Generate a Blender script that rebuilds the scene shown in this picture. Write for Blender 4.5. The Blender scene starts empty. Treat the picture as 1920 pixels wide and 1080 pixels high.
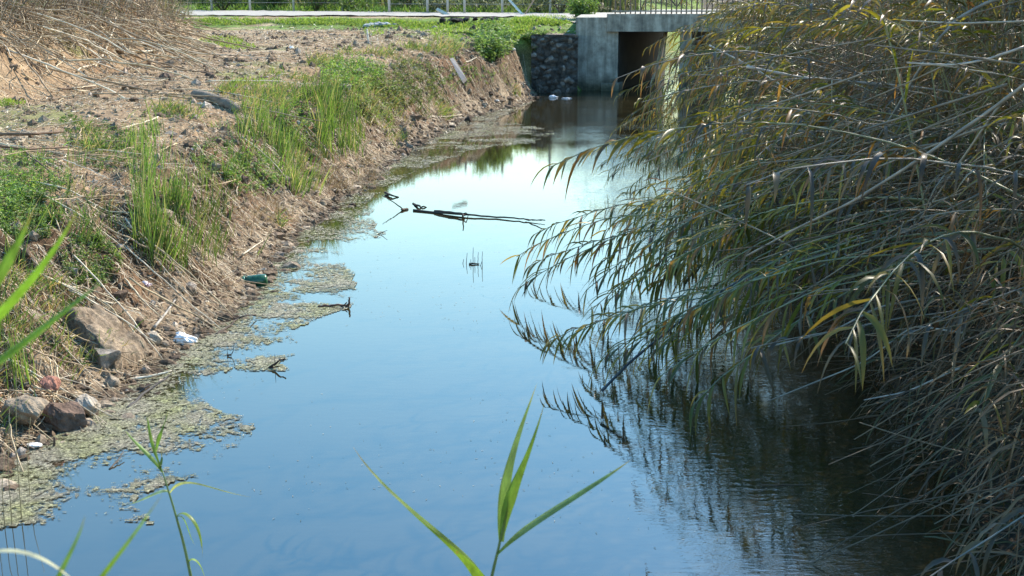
import bpy, bmesh, math, random
import numpy as np
from mathutils import Vector, Matrix
R = math.radians
SC = bpy.context.scene
COL = SC.collection
rng = np.random.default_rng(7)
random.seed(7)

# ------------------------------------------------------------------ camera, sky, sun, exposure
CAMZ = 3.0
FPX = 2400.0
PITCH = math.atan(567 / FPX)
cd = bpy.data.cameras.new('camera')
cam = bpy.data.objects.new('camera', cd)
COL.objects.link(cam)
cam.location = (0, 0, CAMZ)
cam.rotation_euler = (math.pi / 2 - PITCH, 0, 0)
cd.sensor_width = 36
cd.lens = 36 * FPX / 1920
cd.clip_start = 0.05
cd.clip_end = 8000
cd.dof.use_dof = True
cd.dof.focus_distance = 13.0
cd.dof.aperture_fstop = 10.0
SC.camera = cam

SUN_AZ, SUN_EL = R(43), R(39)      # azimuth clockwise from +Y
world = bpy.data.worlds.new('World')
SC.world = world
world.use_nodes = True
wn = world.node_tree
bg = wn.nodes['Background']
sky = wn.nodes.new('ShaderNodeTexSky')
sky.sky_type = 'NISHITA'
sky.sun_disc = False
sky.sun_elevation = SUN_EL
sky.sun_rotation = SUN_AZ
sky.air_density = 1.5
sky.dust_density = 0.5
sky.ozone_density = 1.2
wb = wn.nodes.new('ShaderNodeVectorMath'); wb.operation = 'MULTIPLY'; wb.inputs[1].default_value = (1.0, 1.03, 1.0)   # camera white balance
hs = wn.nodes.new('ShaderNodeHueSaturation'); hs.inputs['Saturation'].default_value = 1.48
wn.links.new(sky.outputs[0], hs.inputs['Color']); wn.links.new(hs.outputs[0], wb.inputs[0]); wn.links.new(wb.outputs[0], bg.inputs[0])
bg.inputs[1].default_value = 0.15
ld = bpy.data.lights.new('sun', 'SUN')
sun = bpy.data.objects.new('sun', ld)
COL.objects.link(sun)
S = Vector((math.sin(SUN_AZ) * math.cos(SUN_EL), math.cos(SUN_AZ) * math.cos(SUN_EL), math.sin(SUN_EL)))
sun.rotation_euler = S.to_track_quat('Z', 'Y').to_euler()
ld.energy = 4.3
ld.angle = R(0.5)
ld.color = (1, 0.90, 0.76)
SC.view_settings.view_transform = 'Standard'
SC.view_settings.look = 'None'
SC.view_settings.gamma = 1
SC.view_settings.exposure = 1.28
SC.cycles.max_bounces = 8
SC.cycles.transparent_max_bounces = 12

# ------------------------------------------------------------------ noise
def _h(ix, iy, seed):
    n = (ix.astype(np.int64) * 374761393 + iy.astype(np.int64) * 668265263 + seed * 974634777) & 0x7fffffff
    n = ((n ^ (n >> 13)) * 1274126177) & 0x7fffffff
    n = (n ^ (n >> 16)) & 0xffffff
    return n / float(0xffffff)
def vn(x, y, seed=0):
    x = np.asarray(x, float); y = np.asarray(y, float)
    ix = np.floor(x); iy = np.floor(y)
    fx = x - ix; fy = y - iy
    fx = fx * fx * (3 - 2 * fx); fy = fy * fy * (3 - 2 * fy)
    a = _h(ix, iy, seed); b = _h(ix + 1, iy, seed); c = _h(ix, iy + 1, seed); d = _h(ix + 1, iy + 1, seed)
    return (a * (1 - fx) + b * fx) * (1 - fy) + (c * (1 - fx) + d * fx) * fy
def fbm(x, y, o=4, seed=0):
    s = 0; a = 0.5; t = 0
    for k in range(o):
        s = s + a * vn(np.asarray(x) * 2 ** k + 17.3 * k, np.asarray(y) * 2 ** k - 9.1 * k, seed + k); t += a; a *= 0.5
    return s / t * 2 - 1
def ss(x, a, b):
    t = np.clip((np.asarray(x, float) - a) / (b - a), 0, 1)
    return t * t * (3 - 2 * t)

# ------------------------------------------------------------------ terrain
YL = [-50, 4, 7.9, 8.7, 9.9, 11.7, 13.5, 15.4, 20.2, 25, 29.8, 34, 37.08, 37.3, 37.95, 38.3, 45, 60, 100, 3000]
XL = [-3.3, -3.3, -3.2, -3.0, -2.8, -2.5, -2.6, -2.6, -2.25, -1.75, -1.0, 0.5, 0.75, 1.85, 1.95, 2.95, 4.7, 6.6, 15, 400]
YR = [-50, 4, 7, 9, 15, 25, 32, 36.5, 38, 45, 60, 100, 3000]
XR = [2.6, 2.6, 2.7, 2.9, 3.2, 4.3, 5.5, 6.4, 8.4, 10.6, 15, 24, 800]
def xl(y): return np.interp(y, YL, XL) + 0.10 * fbm(np.asarray(y) * 1.6, 3.3, 3, 5) * (np.asarray(y) < 36)
def xr(y): return np.interp(y, YR, XR)
def gz(x, y, fine=True):
    x = np.asarray(x, float); y = np.asarray(y, float)
    dl = xl(y) - x
    dr = x - xr(y)
    zf = 1.30 + 0.42 * ss(y, 15, 40)
    zf = zf + (2.0 - zf) * ss(y + 0.2 * x, 38.3, 40.6)
    far = ss(y, 30, 36)
    # left bank
    e = dl + 0.28 * fbm(x * 0.7, y * 0.9, 3, 11) * ss(dl, 0.15, 1.0)
    top = zf - 0.26 * (1 - ss(e, 1.2, 3.0)) * (1 - far * 0.3)
    gul = np.abs(fbm(x * 1.2, y * 2.3, 3, 21))
    prof = 0.07 * ss(e, 0.0, 0.3) + 0.93 * ss(e, 0.12, 1.45 - 0.5 * far) ** 0.85
    zl = top * prof - 0.24 * gul * ss(e, 0.25, 0.7) * (1 - ss(e, 1.3, 2.0))
    # mound at the left
    m = ss(-x, 7.0 + 0.5 * fbm(y * 0.5, 1.0, 2, 31), 10.2) * ss(y, 15.5, 19.5) * (1 - ss(y, 31, 35)) * (1 - ss(-x, 15, 20))
    zl = zl + m * (2.9 + 0.5 * fbm(x * 0.5, y * 0.5, 3, 33))
    # right bank
    pr = 0.95 * ss(dr + 0.2 * fbm(x, y, 2, 41), 0, 1.7)
    zr = zf * pr
    bed = -0.7
    cl = ss(dl, -0.8, 0.0); cr = ss(dr, -0.8, 0.0)
    z = np.where(dl > 0, zl, np.where(dr > 0, zr, bed * (1 - np.maximum(cl, cr))))
    near = 1 - ss(y, 1.0, 4.6)
    z = z * (1 - near) + near * 1.45
    if fine:
        land = ss(z, -0.05, 0.25)
        slope = ss(z, 0.05, 0.3) * (1 - ss(dl, 1.3, 2.6))
        z = z + land * (0.030 * fbm(x * 3.1, y * 3.1, 3, 51) + 0.022 * fbm(x * 9, y * 9, 3, 52) * ss(vn(x * 1.7, y * 1.7, 53), 0.35, 0.8)) * (1 - ss(y, 60, 80))
        z = z + slope * (0.085 * fbm(x * 4, y * 5, 3, 54) + 0.035 * fbm(x * 17, y * 17, 2, 55)) * (y < 40)
        mud = (1 - ss(dl, 0.15, 0.7)) * ss(dl, -0.15, 0.02)
        z = z + mud * 0.03 * fbm(x * 12, y * 12, 3, 56) * (y < 40)
    return z

# camera ray helpers (used to find where on the real ground a thing of the photograph stands)
_f = np.array([0, math.cos(PITCH), -math.sin(PITCH)]); _u = np.array([0, math.sin(PITCH), math.cos(PITCH)])
def ray(px, py):
    px = np.asarray(px, float); py = np.asarray(py, float)
    d = _f + ((px - 960) / FPX)[..., None] * np.array([1., 0, 0]) + (-(py - 540) / FPX)[..., None] * _u
    return d / d[..., 1:2]
def AT(px, py, y): return np.array([0, 0, CAMZ]) + ray(px, py) * y
def WZ(px, py, z=0.0):
    d = ray(px, py)
    return np.array([0, 0, CAMZ]) + d * ((z - CAMZ) / d[..., 2:3])
_ys = np.exp(np.linspace(math.log(5), math.log(90), 900))
def G(px, py):
    px = np.atleast_1d(np.asarray(px, float)); py = np.atleast_1d(np.asarray(py, float))
    d = ray(px, py)
    out = np.zeros((len(px), 3))
    for s in range(0, len(px), 2000):
        dd = d[s:s + 2000]
        X = dd[:, 0:1] * _ys; Z = CAMZ + dd[:, 2:3] * _ys
        g = gz(X, np.broadcast_to(_ys, X.shape), False)
        hit = Z <= np.maximum(g, 0)
        i = np.argmax(hit, 1)
        i[~hit.any(1)] = len(_ys) - 1
        out[s:s + 2000, 0] = dd[:, 0] * _ys[i]; out[s:s + 2000, 1] = _ys[i]
    out[:, 2] = gz(out[:, 0], out[:, 1])
    return out
def G1(px, py): return G(px, py)[0]

# ------------------------------------------------------------------ mesh building
def tag(o, label=None, cat=None, group=None, kind=None):
    if label: o['label'] = label
    if cat: o['category'] = cat
    if group: o['group'] = group
    if kind: o['kind'] = kind
    return o
def empty(name, loc=(0, 0, 0), rz=0, label=None, cat=None, group=None):
    o = bpy.data.objects.new(name, None); COL.objects.link(o)
    o.empty_display_size = 0.1
    o.location = loc; o.rotation_euler = (0, 0, rz)
    return tag(o, label, cat, group)
class Acc:
    def __init__(s): s.V = []; s.Q = []; s.T = []; s.C = []; s.n = 0
    def add(s, V, Q=None, T=None, C=(0.5, 0.5, 0.5)):
        V = np.asarray(V, float).reshape(-1, 3)
        C = np.asarray(C, float)
        if C.ndim == 1: C = np.broadcast_to(C, (len(V), 3))
        s.V.append(V); s.C.append(C)
        if Q is not None and len(Q): s.Q.append(np.asarray(Q) + s.n)
        if T is not None and len(T): s.T.append(np.asarray(T) + s.n)
        s.n += len(V)
        return s
    def mesh(s, name, mat, smooth=True):
        me = bpy.data.meshes.new(name)
        V = np.concatenate(s.V); C = np.concatenate(s.C)
        Q = np.concatenate(s.Q) if s.Q else np.zeros((0, 4), int)
        T = np.concatenate(s.T) if s.T else np.zeros((0, 3), int)
        me.vertices.add(len(V)); me.vertices.foreach_set('co', V.ravel())
        loops = np.concatenate([Q.ravel(), T.ravel()])
        me.loops.add(len(loops)); me.loops.foreach_set('vertex_index', loops)
        st = np.concatenate([np.arange(len(Q)) * 4, len(Q) * 4 + np.arange(len(T)) * 3])
        me.polygons.add(len(st)); me.polygons.foreach_set('loop_start', st)
        me.polygons.foreach_set('loop_total', np.concatenate([np.full(len(Q), 4), np.full(len(T), 3)]))
        me.update(calc_edges=True)
        me.polygons.foreach_set('use_smooth', np.full(len(st), smooth))
        a = me.attributes.new('Col', 'FLOAT_COLOR', 'POINT')
        a.data.foreach_set('color', np.concatenate([C, np.ones((len(C), 1))], 1).ravel())
        me.materials.append(mat)
        me.update()
        return me
    def build(s, name, mat, parent=None, smooth=True, loc=None):
        if loc is not None:
            s.V = [v - np.asarray(loc) for v in s.V]
        o = bpy.data.objects.new(name, s.mesh(name, mat, smooth)); COL.objects.link(o)
        if loc is not None: o.location = loc
        if parent: o.parent = parent
        return o
def nrm(v): return v / np.maximum(np.linalg.norm(v, axis=-1, keepdims=True), 1e-9)
def ribbons(acc, P, D, L, W, droop, col, K=4, fold=0.25, roll=None, tipcol=None, wpow=1.0, base=0.35, side=None):
    """n curved leaf blades with a folded midrib; droop bends them towards the ground"""
    P = np.asarray(P, float); n = len(P)
    if n == 0: return
    D = nrm(np.asarray(D, float)); L = np.broadcast_to(L, n)[:, None, None]; W = np.broadcast_to(W, n)
    droop = np.broadcast_to(droop, n)
    t = np.linspace(0, 1, K + 1)
    pts = np.zeros((n, K + 1, 3)); pts[:, 0] = P
    d = D.copy()
    seg = (L[:, :, 0] / K)
    for k in range(K):
        pts[:, k + 1] = pts[:, k] + d * seg
        d = d + np.array([0, 0, -1.0]) * (droop[:, None] * (1.2 / K))
        d = nrm(d)
    if side is None:
        up = np.array([0, 0, 1.0])
        side = np.cross(D, up); bad = np.linalg.norm(side, axis=1) < 0.15
        side[bad] = np.stack([np.cos(np.arange(n)), np.sin(np.arange(n)), np.zeros(n)], 1)[bad]
        side = nrm(side)
        if roll is None: roll = rng.uniform(-0.9, 0.9, n)
        nn = np.cross(side, D)
        side = side * np.cos(roll)[:, None] + nn * np.sin(roll)[:, None]
    nn = nrm(np.cross(side, D))
    w = (base + (1 - base) * np.minimum(t / 0.3, 1)) * (1 - t ** 2.2) ** wpow
    w[-1] = 0.02
    hw = (W[:, None] * w[None] * 0.5)[..., None]
    c = pts - nn[:, None] * hw * fold * 2
    l = pts - side[:, None] * hw; r = pts + side[:, None] * hw
    V = np.stack([l, c, r], 2).reshape(-1, 3)
    b = (np.arange(n) * (K + 1) * 3)[:, None, None] + (np.arange(K) * 3)[None, :, None]
    q1 = b + np.array([0, 1, 4, 3]); q2 = b + np.array([1, 2, 5, 4])
    Q = np.concatenate([q1.reshape(-1, 4), q2.reshape(-1, 4)])
    C = np.broadcast_to(np.asarray(col, float), (n, 3))[:, None, None]
    C = np.repeat(np.repeat(C, K + 1, 1), 3, 2).copy()
    if tipcol is not None:
        tc = np.broadcast_to(np.asarray(tipcol, float), (n, 3))[:, None, None]
        f = (t ** 3)[None, :, None, None]
        C = C * (1 - f) + tc * f
    acc.add(V, Q, None, C.reshape(-1, 3))
def tube(acc, pts, rad, col, sides=6, cap=True):
    pts = np.asarray(pts, float); n = len(pts)
    rad = np.broadcast_to(rad, n)
    tg = nrm(np.gradient(pts, axis=0))
    ref = np.array([0, 0, 1.0]) if abs(tg[0][2]) < 0.8 else np.array([1.0, 0, 0])
    a = nrm(np.cross(tg, ref)); b = np.cross(tg, a)
    th = np.arange(sides) / sides * 2 * math.pi
    V = pts[:, None] + (a[:, None] * np.cos(th)[None, :, None] + b[:, None] * np.sin(th)[None, :, None]) * rad[:, None, None]
    V = V.reshape(-1, 3)
    i = np.arange(n - 1)[:, None] * sides; j = np.arange(sides)[None]; j2 = (j + 1) % sides
    Q = np.stack([i + j, i + j2, i + sides + j2, i + sides + j], -1).reshape(-1, 4)
    col = np.asarray(col, float)
    if col.ndim == 2: col = np.repeat(col, sides, 0)
    T = None
    if cap:
        V = np.concatenate([V, pts[:1], pts[-1:]]); c0 = n * sides; jj = np.arange(sides)
        T = np.concatenate([np.stack([np.full(sides, c0), (jj + 1) % sides, jj], 1),
                            np.stack([np.full(sides, c0 + 1), (n - 1) * sides + jj, (n - 1) * sides + (jj + 1) % sides], 1)])
        if col.ndim == 2: col = np.concatenate([col, col[:1], col[-1:]])
    acc.add(V, Q, T, col)
def sticks(acc, A, B, r, col, sag=0.0, sides=4, K=3):
    """many small straight or slightly bent sticks"""
    A = np.asarray(A, float); B = np.asarray(B, float); n = len(A)
    t = np.linspace(0, 1, K + 1)
    pts = A[:, None] * (1 - t)[None, :, None] + B[:, None] * t[None, :, None]
    bend = rng.normal(0, 1, (n, 3)) * np.broadcast_to(sag, n)[:, None]
    pts = pts + bend[:, None] * (4 * t * (1 - t))[None, :, None]
    d = nrm(B - A); ref = np.where(np.abs(d[:, 2:3]) < 0.8, [[0, 0, 1.0]], [[1.0, 0, 0]])
    a = nrm(np.cross(d, ref)); b = np.cross(d, a)
    th = np.arange(sides) / sides * 2 * math.pi
    rr = np.broadcast_to(r, n)[:, None] * np.linspace(1, 0.6, K + 1)[None]
    V = pts[:, :, None] + (a[:, None, None] * np.cos(th)[None, None, :, None] + b[:, None, None] * np.sin(th)[None, None, :, None]) * rr[:, :, None, None]
    i = (np.arange(n) * (K + 1) * sides)[:, None, None] + (np.arange(K) * sides)[None, :, None]
    j = np.arange(sides)[None, None]; j2 = (j + 1) % sides
    Q = np.stack([i + j, i + j2, i + sides + j2, i + sides + j], -1).reshape(-1, 4)
    C = np.broadcast_to(np.asarray(col, float), (n, 3))
    acc.add(V.reshape(-1, 3), Q, None, np.repeat(C, (K + 1) * sides, 0))
def box(acc, lo, hi, col=(0.5, 0.5, 0.5)):
    x0, y0, z0 = lo; x1, y1, z1 = hi
    V = [(x0, y0, z0), (x1, y0, z0), (x1, y1, z0), (x0, y1, z0), (x0, y0, z1), (x1, y0, z1), (x1, y1, z1), (x0, y1, z1)]
    Q = [(0, 3, 2, 1), (4, 5, 6, 7), (0, 1, 5, 4), (1, 2, 6, 5), (2, 3, 7, 6), (3, 0, 4, 7)]
    acc.add(V, Q, None, col)
def prism(acc, poly, z0, z1, col=(0.5, 0.5, 0.5)):
    n = len(poly)
    V = [(x, y, z0) for x, y in poly] + [(x, y, z1) for x, y in poly]
    Q = [(i, (i + 1) % n, n + (i + 1) % n, n + i) for i in range(n)]
    if n == 4: Q += [(3, 2, 1, 0), (4, 5, 6, 7)]
    acc.add(V, Q, None, col)
_ico = {}
def ico(sub):
    if sub not in _ico:
        bm = bmesh.new(); bmesh.ops.create_icosphere(bm, subdivisions=sub, radius=1)
        _ico[sub] = (np.array([v.co[:] for v in bm.verts]), np.array([[v.index for v in f.verts] for f in bm.faces])); bm.free()
    return _ico[sub]
def rock(acc, loc, size, seed, col, sub=4, cuts=9, rough=0.10, rz=0, tilt=0):
    V, T = ico(sub); V = V.copy(); r = np.random.default_rng(seed)
    for k in range(cuts):
        nv = nrm(r.normal(0, 1, 3)); c = r.uniform(0.5, 0.82)
        d = V @ nv; m = d > c
        V[m] -= nv * (d[m] - c)[:, None]
    nz = fbm(V[:, 0] * 2.3 + V[:, 2] * 1.7 + seed, V[:, 1] * 2.3 - V[:, 2] * 1.1, 6, seed)
    V = V * (1 + rough * nz[:, None])
    V = V * np.asarray(size)
    M = np.array((Matrix.Rotation(rz, 3, 'Z') @ Matrix.Rotation(tilt, 3, 'Y')))
    V = V @ M.T + np.asarray(loc)
    c = np.asarray(col) * (1 + 0.35 * nz[:, None])
    acc.add(V, None, T, c)

# ------------------------------------------------------------------ materials
def newmat(name):
    m = bpy.data.materials.new(name); m.use_nodes = True
    nt = m.node_tree; nt.nodes.clear()
    o = nt.nodes.new('ShaderNodeOutputMaterial')
    return m, nt, o
def N(nt, t, **k):
    n = nt.nodes.new(t)
    for a, b in k.items():
        if a.startswith('i_'): n.inputs[a[2:].replace('_', ' ')].default_value = b
        else: setattr(n, a, b)
    return n
def noise(nt, scale, detail=4, rough=0.6, vec=None):
    n = N(nt, 'ShaderNodeTexNoise'); n.inputs['Scale'].default_value = scale; n.inputs['Detail'].default_value = detail
    n.inputs['Roughness'].default_value = rough
    if vec: nt.links.new(vec, n.inputs['Vector'])
    return n
def ramp(nt, fac, stops):
    r = N(nt, 'ShaderNodeValToRGB'); e = r.color_ramp.elements
    while len(e) < len(stops): e.new(0.5)
    for i, (p, c) in enumerate(stops):
        e[i].position = p; e[i].color = (*c, 1) if len(c) == 3 else c
    nt.links.new(fac, r.inputs[0]); return r
def attr_mat(name, rough=0.9, nscale=20, nlo=0.7, nhi=1.3, bump=0.0, bscale=60, spec=0.3, bdist=0.01):
    m, nt, o = newmat(name); L = nt.links
    a = N(nt, 'ShaderNodeAttribute', attribute_name='Col')
    tc = N(nt, 'ShaderNodeTexCoord')
    n = noise(nt, nscale, 5, 0.65, tc.outputs['Object'])
    mr = N(nt, 'ShaderNodeMapRange'); mr.inputs['From Min'].default_value = 0.3; mr.inputs['From Max'].default_value = 0.7
    mr.inputs['To Min'].default_value = nlo; mr.inputs['To Max'].default_value = nhi
    L.new(n.outputs[0], mr.inputs[0])
    v = N(nt, 'ShaderNodeVectorMath', operation='SCALE')
    L.new(a.outputs['Color'], v.inputs[0]); L.new(mr.outputs[0], v.inputs['Scale'])
    p = N(nt, 'ShaderNodeBsdfPrincipled'); p.inputs['Roughness'].default_value = rough
    p.inputs['Specular IOR Level'].default_value = spec
    L.new(v.outputs[0], p.inputs['Base Color'])
    if bump:
        b = N(nt, 'ShaderNodeBump'); b.inputs['Strength'].default_value = bump; b.inputs['Distance'].default_value = bdist
        n2 = noise(nt, bscale, 6, 0.7, tc.outputs['Object'])
        L.new(n2.outputs[0], b.inputs['Height']); L.new(b.outputs[0], p.inputs['Normal'])
    L.new(p.outputs[0], o.inputs[0])
    return m
def leaf_mat(name, trans=0.4, rough=0.4, tint=(1.25, 1.35, 0.55), spec=0.5):
    m, nt, o = newmat(name); L = nt.links
    a = N(nt, 'ShaderNodeAttribute', attribute_name='Col')
    oi = N(nt, 'ShaderNodeObjectInfo')
    mr = N(nt, 'ShaderNodeMapRange'); mr.inputs['To Min'].default_value = 0.7; mr.inputs['To Max'].default_value = 1.3
    L.new(oi.outputs['Random'], mr.inputs[0])
    v = N(nt, 'ShaderNodeVectorMath', operation='SCALE'); L.new(a.outputs['Color'], v.inputs[0]); L.new(mr.outputs[0], v.inputs['Scale'])
    p = N(nt, 'ShaderNodeBsdfPrincipled'); p.inputs['Roughness'].default_value = rough; p.inputs['Specular IOR Level'].default_value = spec
    L.new(v.outputs[0], p.inputs['Base Color'])
    t = N(nt, 'ShaderNodeBsdfTranslucent')
    tv = N(nt, 'ShaderNodeVectorMath', operation='MULTIPLY'); tv.inputs[1].default_value = tint
    L.new(v.outputs[0], tv.inputs[0]); L.new(tv.outputs[0], t.inputs[0])
    mx = N(nt, 'ShaderNodeMixShader'); mx.inputs[0].default_value = trans
    L.new(p.outputs[0], mx.inputs[1]); L.new(t.outputs[0], mx.inputs[2]); L.new(mx.outputs[0], o.inputs[0])
    return m
M_leaf = leaf_mat('reed_leaf', 0.38, 0.42, spec=0.35)
def near_leaf():
    m = leaf_mat('near_leaf', 0.42, 0.38); nt = m.node_tree; L = nt.links
    a = next(n for n in nt.nodes if n.type == 'ATTRIBUTE'); v = a.outputs['Color'].links[0].to_node
    tc = N(nt, 'ShaderNodeTexCoord'); mp = N(nt, 'ShaderNodeMapping'); mp.inputs['Scale'].default_value = (1, 1, .25); L.new(tc.outputs['Object'], mp.inputs[0])
    n1 = noise(nt, 90, 4, .7, mp.outputs[0]); n2 = noise(nt, 25, 5, .7, tc.outputs['Object'])
    r1 = ramp(nt, n1.outputs[0], [(.35, (.72, .74, .7)), (.65, (1.2, 1.18, 1.1))]); L.new(a.outputs['Color'], v.inputs[0])
    m1 = N(nt, 'ShaderNodeVectorMath', operation='MULTIPLY'); L.new(a.outputs['Color'], m1.inputs[0]); L.new(r1.outputs[0], m1.inputs[1])
    r2 = ramp(nt, n2.outputs[0], [(.66, (0, 0, 0)), (.72, (1, 1, 1))]); mx = N(nt, 'ShaderNodeMix', data_type='RGBA')
    L.new(r2.outputs[0], mx.inputs[0]); L.new(m1.outputs[0], mx.inputs[6]); mx.inputs[7].default_value = (.20, .15, .06, 1); L.new(mx.outputs[2], v.inputs[0]); return m
M_near = near_leaf()
M_grass = leaf_mat('grass_blade', 0.45, 0.5, (1.2, 1.3, 0.65), 0.35)
M_dry = leaf_mat('dry_leaf', 0.2, 0.55, (1.2, 1.1, 0.8), 0.4)
M_stem = attr_mat('cane_stem', 0.5, 8, 0.7, 1.2, 0.0, spec=0.4)
M_wood = attr_mat('dead_wood', 0.85, 14, 0.65, 1.25, 0.4, 40, spec=0.3)
M_rock = attr_mat('stone', 0.95, 9, 0.55, 1.35, 0.9, 22, spec=0.2, bdist=0.03)
M_metal = attr_mat('painted_metal', 0.6, 12, 0.7, 1.2, spec=0.4)
M_plastic = attr_mat('thin_plastic', 0.35, 30, 0.9, 1.1, spec=0.5)

# soil: vertex colour carries soil / mud / turf zones, the nodes add grain
def soil_mat():
    m, nt, o = newmat('soil'); L = nt.links
    a = N(nt, 'ShaderNodeAttribute', attribute_name='Col')
    tc = N(nt, 'ShaderNodeTexCoord')
    n1 = noise(nt, 2.5, 8, 0.7, tc.outputs['Object']); n2 = noise(nt, 26, 6, 0.75, tc.outputs['Object'])
    r1 = ramp(nt, n1.outputs[0], [(0.3, (0.55, 0.5, 0.46)), (0.5, (0.95, 0.92, 0.9)), (0.72, (1.5, 1.5, 1.5))])
    r2 = ramp(nt, n2.outputs[0], [(0.3, (0.45, 0.42, 0.40)), (0.5, (0.95, 0.95, 0.95)), (0.68, (1.7, 1.68, 1.6))])
    v = N(nt, 'ShaderNodeVectorMath', operation='MULTIPLY'); L.new(a.outputs['Color'], v.inputs[0]); L.new(r1.outputs[0], v.inputs[1])
    v2 = N(nt, 'ShaderNodeVectorMath', operation='MULTIPLY'); L.new(v.outputs[0], v2.inputs[0]); L.new(r2.outputs[0], v2.inputs[1])
    p = N(nt, 'ShaderNodeBsdfPrincipled'); p.inputs['Roughness'].default_value = 0.95; p.inputs['Specular IOR Level'].default_value = 0.15
    L.new(v2.outputs[0], p.inputs['Base Color'])
    b = N(nt, 'ShaderNodeBump'); b.inputs['Strength'].default_value = 1.0; b.inputs['Distance'].default_value = 0.035
    n3 = noise(nt, 13, 8, 0.72, tc.outputs['Object'])
    L.new(n3.outputs[0], b.inputs['Height']); L.new(b.outputs[0], p.inputs['Normal'])
    L.new(p.outputs[0], o.inputs[0]); return m
M_soil = soil_mat()

def concrete_mat():
    m, nt, o = newmat('weathered_concrete'); L = nt.links
    tc = N(nt, 'ShaderNodeTexCoord')
    mp = N(nt, 'ShaderNodeMapping'); mp.inputs['Scale'].default_value = (5, 5, 0.45); L.new(tc.outputs['Object'], mp.inputs[0])
    n1 = noise(nt, 1.0, 6, 0.6, mp.outputs[0]); n2 = noise(nt, 3, 8, 0.7, tc.outputs['Object'])
    mx = N(nt, 'ShaderNodeMath', operation='MULTIPLY'); L.new(n1.outputs[0], mx.inputs[0]); L.new(n2.outputs[0], mx.inputs[1])
    sp = N(nt, 'ShaderNodeSeparateXYZ'); L.new(tc.outputs['Object'], sp.inputs[0])
    ad = N(nt, 'ShaderNodeMath', operation='MULTIPLY_ADD'); ad.inputs[1].default_value = 0.35; L.new(n2.outputs[0], ad.inputs[0]); L.new(sp.outputs['Z'], ad.inputs[2])
    tide = ramp(nt, ad.outputs[0], [(0.22, (0.25, 0.27, 0.2)), (0.42, (0.6, 0.6, 0.55)), (0.62, (1, 1, 1))])
    r = ramp(nt, mx.outputs[0], [(0.10, (0.08, 0.078, 0.07)), (0.22, (0.26, 0.235, 0.195)), (0.36, (0.50, 0.46, 0.39))])
    p = N(nt, 'ShaderNodeBsdfPrincipled'); p.inputs['Roughness'].default_value = 0.9
    vm = N(nt, 'ShaderNodeVectorMath', operation='MULTIPLY'); L.new(r.outputs[0], vm.inputs[0]); L.new(tide.outputs[0], vm.inputs[1])
    L.new(vm.outputs[0], p.inputs['Base Color'])
    b = N(nt, 'ShaderNodeBump'); b.inputs['Strength'].default_value = 0.5; b.inputs['Distance'].default_value = 0.02
    L.new(n2.outputs[0], b.inputs['Height']); L.new(b.outputs[0], p.inputs['Normal'])
    L.new(p.outputs[0], o.inputs[0]); return m
M_conc = concrete_mat()

def water_mat():
    m, nt, o = newmat('stream_water'); L = nt.links
    tc = N(nt, 'ShaderNodeTexCoord')
    sep = N(nt, 'ShaderNodeSeparateXYZ'); L.new(tc.outputs['Object'], sep.inputs[0])
    mp = N(nt, 'ShaderNodeMapping'); mp.inputs['Scale'].default_value = (1.0, 3.0, 1); L.new(tc.outputs['Object'], mp.inputs[0])
    n1 = noise(nt, 6.0, 3, 0.55, mp.outputs[0])
    big = noise(nt, 0.35, 2, 0.5, tc.outputs['Object'])
    # wind ruffles only under the right bank
    xm = N(nt, 'ShaderNodeMapRange'); xm.inputs['From Min'].default_value = 0.6; xm.inputs['From Max'].default_value = 1.7
    L.new(sep.outputs['X'], xm.inputs[0])
    bm = N(nt, 'ShaderNodeMapRange'); bm.inputs['From Min'].default_value = 0.40; bm.inputs['From Max'].default_value = 0.62
    bm.inputs['To Min'].default_value = 0.25; bm.inputs['To Max'].default_value = 1.0
    L.new(big.outputs[0], bm.inputs[0])
    mu = N(nt, 'ShaderNodeMath', operation='MULTIPLY'); L.new(xm.outputs[0], mu.inputs[0]); L.new(bm.outputs[0], mu.inputs[1])
    ad = N(nt, 'ShaderNodeMath', operation='MULTIPLY_ADD'); ad.inputs[1].default_value = 0.8; ad.inputs[2].default_value = 0.035
    L.new(mu.outputs[0], ad.inputs[0])
    hh = N(nt, 'ShaderNodeMath', operation='MULTIPLY'); L.new(n1.outputs[0], hh.inputs[0]); L.new(ad.outputs[0], hh.inputs[1])
    b = N(nt, 'ShaderNodeBump'); b.inputs['Strength'].default_value = 1.0; b.inputs['Distance'].default_value = 0.008
    L.new(hh.outputs[0], b.inputs['Height'])
    cn = noise(nt, 0.9, 6, 0.6, tc.outputs['Object'])
    cr = ramp(nt, cn.outputs[0], [(0.35, (0.022, 0.018, 0.007)), (0.65, (0.028, 0.023, 0.009))])
    p = N(nt, 'ShaderNodeBsdfPrincipled'); p.inputs['Roughness'].default_value = 0.015; p.inputs['IOR'].default_value = 2.3
    L.new(cr.outputs[0], p.inputs['Base Color']); L.new(b.outputs[0], p.inputs['Normal'])
    L.new(p.outputs[0], o.inputs[0]); return m
M_water = water_mat()

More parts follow.
